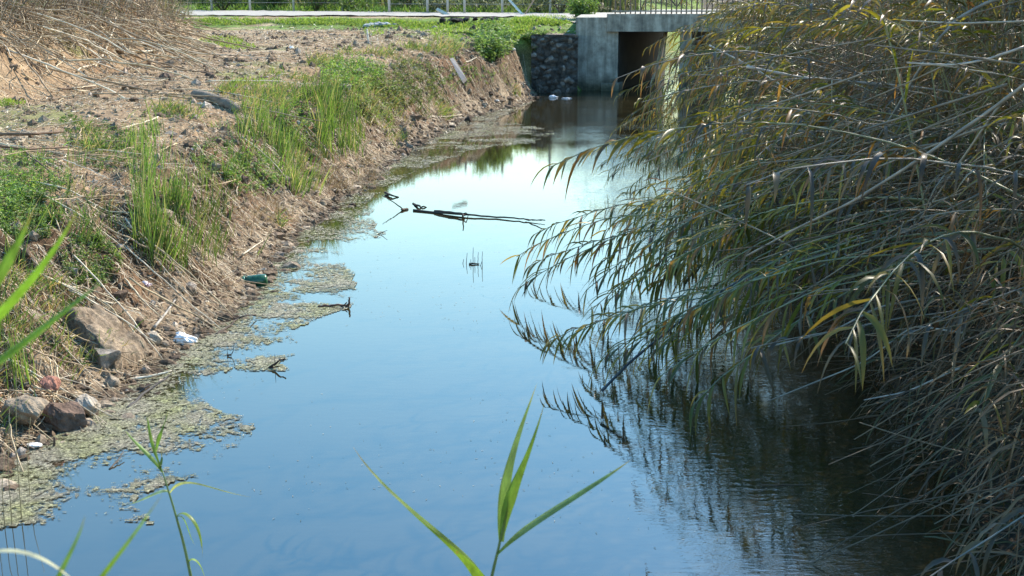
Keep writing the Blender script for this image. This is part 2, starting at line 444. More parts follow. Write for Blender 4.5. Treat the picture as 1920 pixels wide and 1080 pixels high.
def algae_mat():
    m, nt, o = newmat('algae_scum'); L = nt.links
    a = N(nt, 'ShaderNodeAttribute', attribute_name='Col')
    tc = N(nt, 'ShaderNodeTexCoord')
    mp = N(nt, 'ShaderNodeMapping'); mp.inputs['Scale'].default_value = (1.0, 1.0, 1); L.new(tc.outputs['Object'], mp.inputs[0])
    n = noise(nt, 17, 7, 0.8, mp.outputs[0])
    sepc = N(nt, 'ShaderNodeSeparateColor'); L.new(a.outputs['Color'], sepc.inputs[0])
    # coverage (red channel) against the grain of the scum
    s = N(nt, 'ShaderNodeMath', operation='SUBTRACT'); L.new(n.outputs[0], s.inputs[0]); L.new(sepc.outputs[0], s.inputs[1])
    gt = N(nt, 'ShaderNodeMath', operation='GREATER_THAN'); gt.inputs[1].default_value = 0.0; L.new(s.outputs[0], gt.inputs[0])
    n2 = noise(nt, 55, 4, 0.8, tc.outputs['Object']); n3 = noise(nt, 3.0, 3, 0.6, tc.outputs['Object'])
    r = ramp(nt, n3.outputs[0], [(0.36, (0.38, 0.35, 0.27)), (0.54, (0.35, 0.34, 0.22)), (0.72, (0.36, 0.37, 0.17))])
    r2 = ramp(nt, n2.outputs[0], [(0.38, (0.5, 0.5, 0.5)), (0.52, (0.9, 0.9, 0.9)), (0.64, (2.3, 2.3, 2.2))])
    v = N(nt, 'ShaderNodeVectorMath', operation='MULTIPLY'); L.new(r.outputs[0], v.inputs[0]); L.new(r2.outputs[0], v.inputs[1])
    p = N(nt, 'ShaderNodeBsdfPrincipled'); p.inputs['Roughness'].default_value = 0.22
    L.new(v.outputs[0], p.inputs['Base Color'])
    b = N(nt, 'ShaderNodeBump'); b.inputs['Strength'].default_value = 1.0; b.inputs['Distance'].default_value = 0.05
    L.new(n2.outputs[0], b.inputs['Height']); L.new(b.outputs[0], p.inputs['Normal'])
    t = N(nt, 'ShaderNodeBsdfTransparent')
    mx = N(nt, 'ShaderNodeMixShader'); L.new(gt.outputs[0], mx.inputs[0]); L.new(p.outputs[0], mx.inputs[1]); L.new(t.outputs[0], mx.inputs[2])
    L.new(mx.outputs[0], o.inputs[0]); return m
M_algae = algae_mat()

# ------------------------------------------------------------------ ground
rows = np.concatenate([np.linspace(-40, 3.0, 24), np.linspace(3.3, 5.9, 14), np.exp(np.arange(math.log(6.0), math.log(55), 0.0036)), np.exp(np.linspace(math.log(55.5), math.log(3000), 60))])
gl = np.concatenate([-np.exp(np.linspace(math.log(1500), math.log(8.2), 26)), -np.linspace(8, 2.0, 300)[:-1] , -np.linspace(2.0, 0, 230)])
gr = np.concatenate([np.linspace(0, 2.0, 60)[1:], np.linspace(2.1, 8, 40), np.exp(np.linspace(math.log(8.5), math.log(1500), 24))])
gc = np.linspace(0, 1, 22)[1:-1]
Y = rows[:, None]
scl = np.clip(rows / 11.0, 0.9, 6)[:, None]
XLr = xl(rows)[:, None]; XRr = xr(rows)[:, None]
gx = np.concatenate([XLr + 0.25 + gl[None] * scl, XLr + 0.25 + (XRr - 0.25 - XLr - 0.25) * gc[None], XRr - 0.25 + np.concatenate([[0], gr])[None] * scl], 1)
gy = np.broadcast_to(Y, gx.shape)
gzv = gz(gx, gy)
nr, nc = gx.shape
idx = np.arange(nr * nc).reshape(nr, nc)
Q = np.stack([idx[:-1, :-1], idx[:-1, 1:], idx[1:, 1:], idx[1:, :-1]], -1).reshape(-1, 4)
dl = xl(gy) - gx
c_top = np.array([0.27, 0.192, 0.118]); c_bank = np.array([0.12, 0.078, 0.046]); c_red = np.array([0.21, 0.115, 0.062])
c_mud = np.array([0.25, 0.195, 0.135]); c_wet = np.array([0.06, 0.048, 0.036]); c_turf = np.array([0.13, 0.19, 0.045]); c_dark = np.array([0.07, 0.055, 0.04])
e = dl + 0.28 * fbm(gx * 0.7, gy * 0.9, 3, 11)
def mixc(C, c, f): return C * (1 - f[..., None]) + c * f[..., None]
Cg = np.broadcast_to(c_top, gx.shape + (3,)).copy()
Cg = mixc(Cg, np.array([0.34, 0.265, 0.185]), ss(fbm(gx * 0.5, gy * 0.5, 4, 61), 0.0, 0.5))
Cg = mixc(Cg, c_bank, 1 - ss(e, 1.1, 1.9))
Cg = mixc(Cg, c_red, ss(fbm(gx * 0.6, gy * 0.6, 3, 62), 0.15, 0.5) * (1 - ss(e, 1.1, 1.7)) * 0.6)
mound = ss(-gx, 7.2, 8.0) * ss(gy, 16, 18) * (1 - ss(gy, 31, 34))
Cg = mixc(Cg, c_red * 1.1, mound * ss(fbm(gx * 0.8, gy * 0.8, 3, 65), -0.1, 0.5) * 0.75)
Cg = mixc(Cg, c_mud, (1 - ss(dl, 0.35, 0.75)) * ss(fbm(gx * 2, gy * 2, 3, 63), -0.4, 0.2))
Cg = mixc(Cg, c_wet, 1 - ss(gzv, -0.01, 0.09 + 0.06 * fbm(gx * 4, gy * 4, 2, 64)))
yy = gy + 0.2 * gx
turf = ss(yy, 36.5, 38.2) * (1 - ss(yy, 42, 42.5)) + ss(yy, 48.5, 49.5)
turf = np.clip(turf * ss(fbm(gx * 0.35, gy * 0.8, 3, 66), -0.55, -0.1), 0, 1)
edge_turf = ss(gzv, 1.25, 1.45) * ss(gy, 33, 36) * (1 - ss(dl, 2.5, 5)) * ss(dl, 0.4, 0.9)
Cg = mixc(Cg, c_turf, np.clip(turf + edge_turf, 0, 1) * (gx < xl(gy) + 0.3))
tp = ss(fbm(gx * 0.6 + 3, gy * 0.5, 3, 67), 0.22, 0.5) * ss(e, 1.2, 2) * 0.55
Cg = mixc(Cg, c_turf * 0.9, tp * (gy < 38))
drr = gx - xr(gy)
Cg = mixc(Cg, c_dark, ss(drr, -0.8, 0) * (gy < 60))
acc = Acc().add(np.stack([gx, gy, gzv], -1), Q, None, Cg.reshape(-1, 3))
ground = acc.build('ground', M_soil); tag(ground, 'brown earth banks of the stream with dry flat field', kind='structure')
# water
a = Acc(); a.add([(-14, 3, 0), (45, 3, 0), (45, 110, 0), (-14, 110, 0)], [(0, 1, 2, 3)])
water = a.build('water', M_water); tag(water, 'still stream reflecting pale blue sky', kind='structure')
# road
def road_mat():
    m, nt, o = newmat('pale_track'); L = nt.links
    tc = N(nt, 'ShaderNodeTexCoord'); n = noise(nt, 4, 7, 0.65, tc.outputs['Object'])
    r = ramp(nt, n.outputs[0], [(0.3, (0.24, 0.215, 0.18)), (0.7, (0.34, 0.31, 0.27))])
    p = N(nt, 'ShaderNodeBsdfPrincipled'); p.inputs['Roughness'].default_value = 0.9; L.new(r.outputs[0], p.inputs['Base Color'])
    L.new(p.outputs[0], o.inputs[0]); return m
a = Acc(); xs = np.linspace(-70, 2.2, 260); vs = np.linspace(0, 1, 26)
RX = np.broadcast_to(xs[:, None], (260, 26)); y0 = 41.7 - 0.2 * xs; y1 = y0 + np.interp(xs, [-12, 2], [8.0, 5.0])
RY = y0[:, None] * (1 - vs) + y1[:, None] * vs
RY = RY + 0.7 * fbm(RX * 0.8, RY * 0.0 + vs * 3, 2, 71)
RZ = gz(RX, RY) + 0.045
ii = np.arange(260 * 26).reshape(260, 26)
a.add(np.stack([RX, RY, RZ], -1), np.stack([ii[:-1, :-1], ii[1:, :-1], ii[1:, 1:], ii[:-1, 1:]], -1).reshape(-1, 4))
road = a.build('road', road_mat()); tag(road, 'pale dusty road along the far side of the field', kind='structure')

# ------------------------------------------------------------------ bridge
BY = 38.0
br = empty('culvert_bridge', (3.0, BY, 0), 0, 'grey concrete culvert bridge with square opening over the far end of the stream', 'bridge')
def bpart(name, a, mat, smooth=False):
    o = a.build(name, mat, None, smooth); o.parent = br; o.matrix_parent_inverse = Matrix.Translation((-3.0, -BY, 0)); return o
sk = 2.2 / 7.0
a = Acc(); prism(a, [(1.86, BY), (3.09, BY), (3.09 + 7 * sk, BY + 7), (1.86 + 2 * sk, BY + 7)], -0.8, 2.10); bpart('abutment', a, M_conc)
a = Acc(); prism(a, [(8.3, BY + .01), (10.2, BY + .01), (10.2 + 7 * sk, BY + 7), (8.3 + 7 * sk, BY + 7)], -0.8, 1.69); bpart('abutment', a, M_conc)
a = Acc(); prism(a, [(4.90, BY + .02), (5.24, BY + .02), (5.24 + 7 * sk, BY + 6.9), (4.90 + 7 * sk, BY + 6.9)], -0.8, 1.70); bpart('pier', a, M_conc)
a = Acc(); prism(a, [(2.75, BY - .10), (10.4, BY - .10), (10.4 + 7 * sk, BY + 7.1), (2.75 + 7 * sk, BY + 7.1)], 1.70, 2.20); bpart('deck', a, M_conc)
a = Acc(); prism(a, [(2.6, BY - .25), (3.12, BY - .25), (3.3, BY + .4), (2.6, BY + .4)], -0.5, 0.22); bpart('footing', a, M_conc)
def shade_sheet_mat():  # near-black colour paints in the culvert's inner shade, along with some grime
    m, nt, o = newmat('shaded_grimy_concrete'); tc = N(nt, 'ShaderNodeTexCoord'); n = noise(nt, 2, 6, .65, tc.outputs['Object']); r = ramp(nt, n.outputs[0], [(.3, (.008, .008, .007)), (.7, (.028, .027, .022))])
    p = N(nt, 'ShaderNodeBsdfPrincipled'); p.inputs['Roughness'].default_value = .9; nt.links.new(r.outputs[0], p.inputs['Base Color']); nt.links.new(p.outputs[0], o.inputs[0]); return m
M_shade = shade_sheet_mat()
a = Acc(); prism(a, [(3.09 + .06 * sk + .003, BY + .06), (3.115 + .06 * sk, BY + .06), (3.115 + 6.98 * sk, BY + 6.98), (3.093 + 6.98 * sk, BY + 6.98)], -0.75, 1.696); bpart('wall_shade_sheet', a, M_shade)  # thin sheet added over the inner wall, tunnel shade held in its colour
a = Acc(); prism(a, [(3.13, BY + .08), (8.2, BY + .08), (8.2 + 6.9 * sk, BY + 6.9), (3.13 + 6.9 * sk, BY + 6.9)], 1.682, 1.697); bpart('ceiling_shade_sheet', a, M_shade)  # matching added sheet under the deck, shade painted the same way
# railing
rl = empty('railing', (2.9, BY + 0.05, 2.2), 0, 'rusty vertical bar railing standing on the edge of the concrete bridge', 'railing')
def cbox(name, x0, x1, y0, y1, z0, z1, col, parent, mat, off):
    a = Acc(); box(a, (x0 - off[0], y0 - off[1], z0 - off[2]), (x1 - off[0], y1 - off[1], z1 - off[2]), col)
    return a.build(name, mat, parent, False)
off = (2.9, BY + 0.05, 2.2)
first = None
for i in range(50):
    x = 3.0 + i * 0.148
    if first is None:
        first = cbox('baluster', x - .018, x + .018, BY + .03, BY + .065, 2.202, 3.62, (0.20, 0.13, 0.10), rl, M_metal, off)
    else:
        o = first.copy(); COL.objects.link(o); o.parent = rl; o.location.x = i * 0.148 + random.uniform(-.008, .008); o.rotation_euler.y = random.uniform(-.006, .006)
cbox('top_rail', 2.9, 10.4, BY + .02, BY + .075, 3.622, 3.68, (0.20, 0.14, 0.11), rl, M_metal, off)
cbox('bottom_rail', 2.9, 10.4, BY - .005, BY + .025, 2.26, 2.30, (0.30, 0.26, 0.22), rl, M_metal, off)
# rubble wall beside the abutment
W = Acc()
n1, n2 = 90, 110
u = np.linspace(0, 1, n1)[:, None]; v = np.linspace(0, 1, n2)[None]
wx = 0.55 + 1.33 * u + 0 * v; wz = -0.3 + (1.95 - 0.02 * u) * v + 0 * u
cx = wx * 6.5 + .8 * fbm(wx * 3, wz * 3, 3, 87); cz = wz * 8.5 + .8 * fbm(wx * 3 + 7, wz * 3, 3, 88)
def cell(xx, zz, seed):
    best = np.full(xx.shape, 9.0); cid = np.zeros(xx.shape)
    ix = np.floor(xx); iz = np.floor(zz)
    for du in (-1, 0, 1):
        for dv in (-1, 0, 1):
            jx = ix + du + _h(ix + du, iz + dv, seed); jz = iz + dv + _h(ix + du, iz + dv, seed + 1)
            d = (xx - jx) ** 2 + (zz - jz) ** 2; m = d < best
            best = np.where(m, d, best); cid = np.where(m, _h(ix + du, iz + dv, seed + 2), cid)
    return np.sqrt(best), cid
d, cid = cell(cx, cz, 81)
wy = 36.95 + 0.25 * v - 0.06 * cid * (1 - ss(d, 0.25, 0.62)) - 0.07 * fbm(cx * .8, cz * .8, 4, 84)
shade = (0.08 + 0.30 * cid ** 5 + .05 * fbm(cx, cz, 3, 89))[..., None].clip(.03, 1) * np.array([1, 0.88, 0.76]) * (1 - 0.45 * ss(d, 0.45, 0.7))[..., None]
ii = np.arange(n1 * n2).reshape(n1, n2)
W.add(np.stack([wx, wy, wz], -1), np.stack([ii[:-1, :-1], ii[1:, :-1], ii[1:, 1:], ii[:-1, 1:]], -1).reshape(-1, 4), None, shade.reshape(-1, 3))
box(W, (0.55, 37.25, -0.4), (1.855, 38.6, 1.62), (0.15, 0.12, 0.1))
wall = W.build('stone_wall', M_rock); tag(wall, 'dark rubble stone retaining wall between the earth bank and the concrete bridge', 'wall')

# ------------------------------------------------------------------ fence and far vegetation
fn = empty('wire_fence', (0, 47, 2.0), 0, 'wire fence with pale grey posts on the far side of the road', 'fence')
fpost = None
for px in (250, 330, 410, 480, 560, 650, 735, 805, 842, 873, 942, 1030, 1100):
    yy_ = 49.6 - 0.2 * ((px - 960) / FPX * 49) - (0.0 if px < 700 else 2.6)
    x = (px - 960) / FPX * yy_
    z = float(gz(x, yy_))
    if fpost is None:
        a = Acc(); tube(a, [(0, 0, -.1), (0, 0, 0.9), (0, 0, 1.75)], 0.045, (0.42, 0.42, 0.40), 8); fpost = a.build('post', M_metal, fn)
        o = fpost
    else:
        o = fpost.copy(); COL.objects.link(o); o.parent = fn
    o.location = (x, yy_ - 47, z - 2.0)
a = Acc()
for hz in (0.35, 0.8, 1.25, 1.68):
    for x0 in np.arange(-34, -6.2, 3.0): tube(a, [(x0, 49.6 - .2 * x0 - 47, hz), (x0 + 3, 49.6 - .2 * (x0 + 3) - 47, hz)], 0.006, (0.3, 0.3, 0.3), 4, False)
    for x0 in np.arange(-4.5, 3, 2.5): tube(a, [(x0, 47.0 - .2 * x0 - 47, hz), (x0 + 2.5, 47.0 - .2 * (x0 + 2.5) - 47, hz)], 0.006, (0.3, 0.3, 0.3), 4, False)
a.build('wire', M_metal, fn)
def leanboard(name, p, q, r, col, label, cat, mat=M_wood, sides=4):
    a = Acc(); tube(a, [p, (np.asarray(p) + q) / 2, q], r, col, sides); o = a.build(name, mat, None, False, loc=p); return tag(o, label, cat)
p0 = AT(981, 29, 44.5); leanboard('pole', p0, AT(948, -8, 45.5), 0.05, (0.6, 0.58, 0.52), 'white wooden pole leaning to the left beside the fence', 'pole')
leanboard('pole', AT(983, 29, 44.6), AT(1008, -12, 45.5), 0.03, (0.15, 0.11, 0.08), 'thin dark pole leaning to the right beside the white pole', 'pole')
leanboard('plank', AT(842, 30, 44), AT(820, 18, 44.5), 0.07, (0.5, 0.47, 0.4), 'short pale plank propped at the edge of the road', 'plank')

def scatter_band(n, x0, x1, yf, depth):
    x = rng.uniform(x0, x1, n); y = yf - 0.2 * x + rng.uniform(0, depth, n)
    return x, y
# far reed belt (mass no one could count)
a = Acc(); n = 9000
x, y = scatter_band(n, -60, 45, 52.5, 7)
ok = (x < xl(y) - 0.3) | (x > xr(y) + 0.3); x = x[ok]; y = y[ok]; n = len(x)
z = gz(x, y)
dens = fbm(x * 0.35, y * 0.2, 3, 91)
h = 1.25 + 0.5 * dens + rng.uniform(-.3, .3, n)
pal = np.array([[0.07, 0.10, 0.045], [0.09, 0.11, 0.06], [0.16, 0.15, 0.10], [0.05, 0.075, 0.04], [0.22, 0.2, 0.15]])
cc = pal[np.clip(((dens + 0.6) * 3.2 + rng.uniform(-1, 1, n)).astype(int), 0, 4)]
ribbons(a, np.stack([x, y, z], 1), np.stack([rng.normal(0, .25, n), rng.normal(0, .25, n), np.ones(n)], 1), h, 0.13, 0.35, cc, 3, roll=rng.uniform(-3, 3, n))
tag(a.build('reed_belt', M_grass), 'belt of grey green reeds behind the wire fence', 'reeds', kind='stuff')
def bush(px, y, hgt, wid, cols, label, seed, n=900, leaf=0.10):
    r = np.random.default_rng(seed); x = (px - 960) / FPX * y; z = float(gz(x, y))
    t = empty('bush', (x, y, z), 0, label, 'bush')
    st = Acc(); tips = []
    for k in range(9):
        an = r.uniform(0, 6.28); q = np.array([math.cos(an) * wid * .4, math.sin(an) * wid * .4, hgt * r.uniform(.5, .9)])
        tube(st, [(0, 0, -.05), q * [.4, .4, .55], q], [.03, .02, .006], (0.10, 0.08, 0.06), 5, False); tips.append(q)
    st.build('branches', M_wood, t)
    f = Acc(); tips = np.array(tips); c = tips[r.integers(0, 9, n)] * r.uniform(0.35, 1.1, (n, 1)) + r.normal(0, 1, (n, 3)) * [wid * .16, wid * .16, hgt * .13]
    c[:, 2] = np.abs(c[:, 2])
    ribbons(f, c, r.normal(0, 1, (n, 3)) + [0, 0, .3], r.uniform(.7, 1.4, n) * leaf, leaf * .45, 0.5, np.asarray(cols)[r.integers(0, len(cols), n)], 2, roll=r.uniform(-3, 3, n))
    f.build('foliage', M_grass, t)
    return t
dk = [[0.05, 0.09, 0.03], [0.07, 0.11, 0.04], [0.04, 0.06, 0.03]]; lg = [[0.12, 0.19, 0.05], [0.16, 0.22, 0.06], [0.09, 0.14, 0.05]]
gg = [[0.15, 0.17, 0.12], [0.2, 0.2, 0.15], [0.10, 0.12, 0.08]]
for i, (px, y, h, w, c, lb) in enumerate([
    (430, 52.5, 1.3, 2.6, dk, 'dark low bush behind the road, left of the field'),
    (520, 53.5, 1.0, 1.6, dk, 'round dark green bush behind the road at the start of the verge'),
    (600, 52, 1.4, 2.4, dk, 'tall dark bush behind the road above the middle of the field'),
    (680, 50.5, 0.8, 1.8, lg, 'fresh green bush at the foot of the far fence'),
    (770, 50, 1.5, 2.2, dk, 'dark bush between the far fence posts'),
    (830, 48.5, 0.9, 1.4, gg, 'pale grey bush behind the short plank'),
    (905, 49.0, 1.3, 2.0, gg, 'grey green bush behind the two closest fence posts'),
    (1010, 48.0, 1.0, 2.2, gg, 'twiggy grey bush right of the leaning poles'),
    (1050, 47.0, 1.2, 1.6, gg, 'grey brown bush just left of the bridge railing'),
    (1090, 42.5, 0.8, .7, lg, 'green bush tucked behind the corner of the bridge'),
    (1262, 82, 2.2, 5, lg, 'green bush seen through the bridge opening')]):
    bush(px, y, h, w, c, lb, 100 + i, 1300, 0.13)
# distant trees on the plain
tpr = None
for i, (x, y, s) in enumerate([(-150, 420, 1.1), (-95, 380, .9), (-40, 460, 1.2), (15, 400, .8), (60, 360, 1.0), (120, 430, 1.15), (190, 400, 1.0), (-210, 360, 1.2)]):
    if tpr is None:
        tpr = empty('tree', (x, y, 0)); a = Acc(); tube(a, [(0, 0, -.3), (.1, 0, 2), (0, .1, 5)], [.35, .25, .1], (.1, .08, .06), 7); tr = a.build('trunk', M_wood, tpr)
        f = Acc(); n = 2600; c = rng.normal(0, 1, (n, 3)) * [2.2, 2.2, 1.3] + [0, 0, 5]
        k = rng.integers(0, 14, n); cl = rng.normal(0, 1, (14, 3)) * [2.4, 2.4, 1.4]; c = c * .45 + [0, 0, 2.8] + cl[k]
        ribbons(f, c, rng.normal(0, 1, (n, 3)), .9, .5, .3, np.asarray(dk)[rng.integers(0, 3, n)], 2, roll=rng.uniform(-3, 3, n)); cr_ = f.build('crown', M_grass, tpr); t = tpr
    else:
        t = tpr.copy(); COL.objects.link(t)
        for ch in (tr, cr_):
            c2 = ch.copy(); COL.objects.link(c2); c2.parent = t
    t.location = (x, y, 1.6); t.scale = (s, s, s); t.rotation_euler.z = i * 1.3
    tag(t, 'distant dark tree on the plain beyond the bridge', 'tree', 'distant trees on the plain')

# ------------------------------------------------------------------ left bank plants
GREEN = np.array([[0.09, 0.155, 0.035], [0.12, 0.19, 0.045], [0.16, 0.22, 0.06], [0.06, 0.11, 0.03], [0.19, 0.22, 0.09]])
def ell(px, py, rx, ry, n, r=rng):
    a_ = r.uniform(0, 6.283, n); q = np.sqrt(r.uniform(0, 1, n))
    P = G(px + rx * q * np.cos(a_), py + ry * q * np.sin(a_))
    return P
def tuft(px, py, rx, ry, n, h, w, name, label, cat, lean=(0.1, -0.05), spread=0.18, droop=0.25, pal=GREEN, mat=None, group=None, seed=0, K=4, dry=0.08):
    r = np.random.default_rng(seed + int(px * 7 + py))
    m_ = max(4, n // 14); Cn = ell(px, py, rx, ry, m_, r); o = np.median(Cn, 0)
    kk = r.integers(0, m_, n); P = Cn[kk] + np.stack([r.normal(0, .035, n), r.normal(0, .05, n), np.zeros(n)], 1) * (1 + o[1] / 25)
    P[:, 2] = gz(P[:, 0], P[:, 1]); wt = P[:, 2] > -.05; P[~wt] = Cn[kk][~wt]
    cl = r.normal(0, spread * 1.1, (m_, 2))[kk]; hm = r.uniform(.45, 1.1, m_)[kk]
    D = np.stack([lean[0] + cl[:, 0] + r.normal(0, spread, n), lean[1] + cl[:, 1] + r.normal(0, spread, n), np.ones(n)], 1)
    col = pal[r.integers(0, len(pal), n)] * r.uniform(.75, 1.2, (n, 1))
    dm = r.uniform(0, 1, n) < dry; col[dm] = np.array([0.36, 0.29, 0.17]) * r.uniform(.6, 1.2, (dm.sum(), 1))
    P[:, 2] -= 0.02
    a = Acc(); ribbons(a, P, D, h * hm * r.uniform(.45, 1.2, n), w * r.uniform(.6, 1.2, n), droop * r.uniform(.3, 1.8, n), col, K, roll=r.uniform(-3, 3, n), tipcol=col * 1.2)
    return tag(a.build(name, mat or M_grass, loc=o), label, cat, group)
def weed(px, py, rx, ry, n, leaf, hgt, label, pal=GREEN, seed=0, name='weed', cat='weed'):
    """low leafy plant: short stems each carrying small leaves all the way up"""
    r = np.random.default_rng(seed + int(px * 3 + py)); P = ell(px, py, rx, ry, n, r); o = np.median(P, 0)
    T = P + np.stack([r.normal(0, .35, n), r.normal(0, .35, n), np.ones(n)], 1) * (hgt * r.uniform(.4, 1.1, n))[:, None]
    s = Acc(); sticks(s, P - o, T - o, 0.0025, (0.12, 0.18, 0.05), 0.01, 3, 2); f = s; m = n * 9; k = r.integers(0, n, m); q = r.uniform(.15, 1, (m, 1)); c = (P[k] * (1 - q) + T[k] * q) - o
    D = r.normal(0, 1, (m, 3)) * [1, 1, .35] + [0, 0, .25]
    col = pal[r.integers(0, len(pal), m)] * r.uniform(1.0, 1.7, (m, 1))
    ribbons(f, c, D, leaf * r.uniform(.6, 1.3, m), leaf * .42 * r.uniform(.7, 1.2, m), 0.5, col, 2, fold=.15, roll=r.uniform(-1, 1, m))
    o_ = f.build(name, M_grass); o_.location = o
    return tag(o_, label, cat)
TG = 'tall grass tufts on the left bank'
tuft(310, 420, 62, 95, 420, .55, .013, 'tall_grass', 'big clump of bright upright grass in the middle of the left bank', 'grass clump', (.06, 0), .10)
tuft(265, 300, 45, 55, 260, .42, .012, 'tall_grass', 'upright grass clump at the top of the left bank above the big clump', 'grass clump', (.06, 0), .12)
tuft(380, 440, 40, 60, 170, .45, .011, 'tall_grass', 'thin grass blades right of the big clump on the left bank', 'grass clump', (.15, 0), .14)
tuft(340, 480, 60, 25, 110, .42, .010, 'tall_grass', 'sparse grass at the foot of the big clump near the mud', 'grass clump', (.1, 0), .12)
tuft(500, 270, 55, 45, 420, .48, .014, 'tall_grass', 'lush grass clump on the bank right of the grey stone log', 'grass clump', (.1, 0), .14)
tuft(555, 330, 40, 50, 260, .50, .014, 'tall_grass', 'grass clump hanging over the mud where the stream narrows', 'grass clump', (.12, 0), .14)
tuft(638, 255, 42, 60, 620, .62, .016, 'tall_grass', 'brightest dense reed grass clump standing on the bank above the water', 'grass clump', (.06, 0), .12, .3)
tuft(600, 190, 50, 30, 300, .45, .016, 'tall_grass', 'grass clump at the rim of the bank behind the brightest clump', 'grass clump', (.1, 0), .2)
tuft(520, 200, 45, 25, 260, .22, .012, 'tall_grass', 'short bright grass on the bank rim by the field', 'grass clump', (.05, 0), .3, .5)
tuft(425, 350, 60, 40, 140, .35, .011, 'tall_grass', 'thin scattered grass below the grey stone log', 'grass clump', (.1, 0), .15)
tuft(25, 560, 30, 150, 70, .45, .009, 'tall_grass', 'thin grass blades at the left edge above the slab', 'grass clump', (.02, 0), .12)
tuft(40, 760, 18, 60, 40, .60, .010, 'tall_grass', 'thin green shoots rising in front of the pale stones', 'grass clump', (.0, 0), .06, .1)
tuft(95, 330, 60, 30, 90, .32, .010, 'tall_grass', 'sparse grass at the upper left rim of the bank', 'grass clump', (.02, 0), .12)
weed(50, 340, 75, 45, 330, .035, .12, 'spreading leafy green weed at the upper left of the bank')
weed(8, 385, 45, 50, 260, .035, .14, 'leafy weed at the left frame edge under the dark sticks')
weed(175, 500, 55, 40, 210, .032, .11, 'leafy green weed patch above the concrete slab')
weed(215, 290, 60, 35, 240, .03, .08, 'low leafy weed around the upper grass clump')
weed(325, 215, 22, 14, 90, .03, .08, 'small bright leafy weed just below the bank rim')
weed(135, 228, 25, 10, 70, .03, .06, 'tiny leafy weed among litter at the bank rim')
weed(660, 150, 60, 30, 420, .06, .28, 'leafy shrubby weed at the rim behind the bright grass')
weed(760, 165, 65, 45, 420, .055, .22, 'olive leafy weed patch on the bank beyond the bright grass', np.array([[0.12, 0.16, .05], [.16, .19, .07], [.22, .22, .1], [.1, .12, .05]]))
weed(705, 200, 50, 40, 300, .05, .2, 'thin leafy weed hanging down the bank beyond the bright grass', np.array([[0.12, 0.16, .05], [.16, .2, .07], [.2, .2, .1]]))
weed(925, 92, 35, 28, 420, .10, .45, 'tall bright bush of weed on the bank near the bridge', np.array([[.12, .2, .06], [.16, .24, .08], [.24, .3, .14]]), cat='bush')
weed(1000, 85, 22, 22, 180, .07, .2, 'yellow green weed hanging over the bank end by the stone wall')
weed(870, 150, 60, 20, 110, .05, .12, 'sparse weed on the bare red bank before the bridge')
weed(480, 330, 60, 40, 260, .04, .12, 'low leafy weed on the slope right of the thin scattered grass')
weed(190, 260, 70, 25, 230, .03, .08, 'low leafy weed along the bank rim left of the upper grass clump')
weed(560, 250, 50, 40, 300, .045, .14, 'leafy weed between the lush grass clump and the brightest clump')
weed(60, 420, 60, 40, 260, .035, .12, 'leafy weed in the middle of the near bank slope at the left')
weed(410, 300, 50, 35, 160, .035, .09, 'thin leafy weed around the foot of the grey stone log')
tuft(150, 420, 60, 60, 160, .34, .010, 'tall_grass', 'loose grass among the canes on the near bank slope', 'grass clump', (.08, 0), .2)
tuft(790, 175, 60, 40, 300, .30, .016, 'tall_grass', 'short green grass on the bank rim halfway to the bridge', 'grass clump', (.1, 0), .3, .5)
tuft(700, 190, 90, 60, 420, .38, .014, 'dry_grass', 'olive dry grass spread on the bank beyond the bright grass', 'grass clump', (.25, -.1), .3, .5, np.array([[.16, .18, .07], [.24, .22, .12], [.3, .26, .16], [.12, .16, .05]]), dry=.4)
tuft(640, 330, 60, 40, 420, .30, .009, 'dry_grass', 'brown dry fringe hanging to the mud at the bank foot', 'grass clump', (.45, -.2), .25, .9, np.array([[.22, .16, .1], [.28, .21, .14], [.16, .11, .07]]), M_dry, dry=.5)
tuft(480, 400, 70, 40, 320, .25, .008, 'dry_grass', 'brown dry grass on the bank foot left of the narrows', 'grass clump', (.4, -.2), .3, .9, np.array([[.22, .16, .1], [.28, .21, .14], [.16, .11, .07]]), M_dry, dry=.5)
# turf: verge strips and patches
a = Acc()
for (px, py, rx, ry, n) in [(420, 42, 90, 6, 1700), (600, 42, 90, 6, 1900), (720, 46, 80, 7, 1500), (820, 52, 60, 10, 1300), (930, 50, 70, 10, 2000), (1020, 40, 60, 9, 2200),
                            (960, 65, 60, 12, 1500), (860, 62, 60, 10, 900), (415, 78, 40, 9, 700), (450, 88, 30, 6, 400), (480, 155, 50, 6, 350), (20, 195, 30, 6, 250), (560, 180, 60, 12, 500), (700, 60, 20, 8, 200)]:
    P = ell(px, py, rx, ry, n); P = P[P[:, 2] > .8]; m = len(P)
    col = np.array([[.17, .25, .05], [.22, .30, .06], [.14, .2, .05], [.28, .30, .10]])[rng.integers(0, 4, m)] * rng.uniform(.8, 1.2, (m, 1))
    sc_ = P[:, 1] / 40
    ribbons(a, P - [0, 0, .01], np.stack([rng.normal(0, .5, m), rng.normal(0, .5, m), np.ones(m)], 1), (.03 + .07 * sc_) * rng.uniform(.5, 1.3, m), .012 + .02 * sc_, .5, col, 2, roll=rng.uniform(-3, 3, m))
tag(a.build('turf', M_grass), 'short bright grass on the road verge and field edge', 'grass', kind='stuff')
a = Acc(); n = 44000
y = np.exp(rng.uniform(math.log(7.3), math.log(36), n)); x = xl(y) - rng.uniform(.2, 2.6, n); P = np.stack([x, y, gz(x, y)], 1)
msk = (ss(fbm(x * 1.3, y * 1.1, 4, 301), .12, .4) > rng.uniform(0, 1, n)) & (np.abs(x / y) < .48); P = P[msk]; x = x[msk]; y = y[msk]; n = len(P)
dry_ = rng.uniform(0, 1, n) < .38
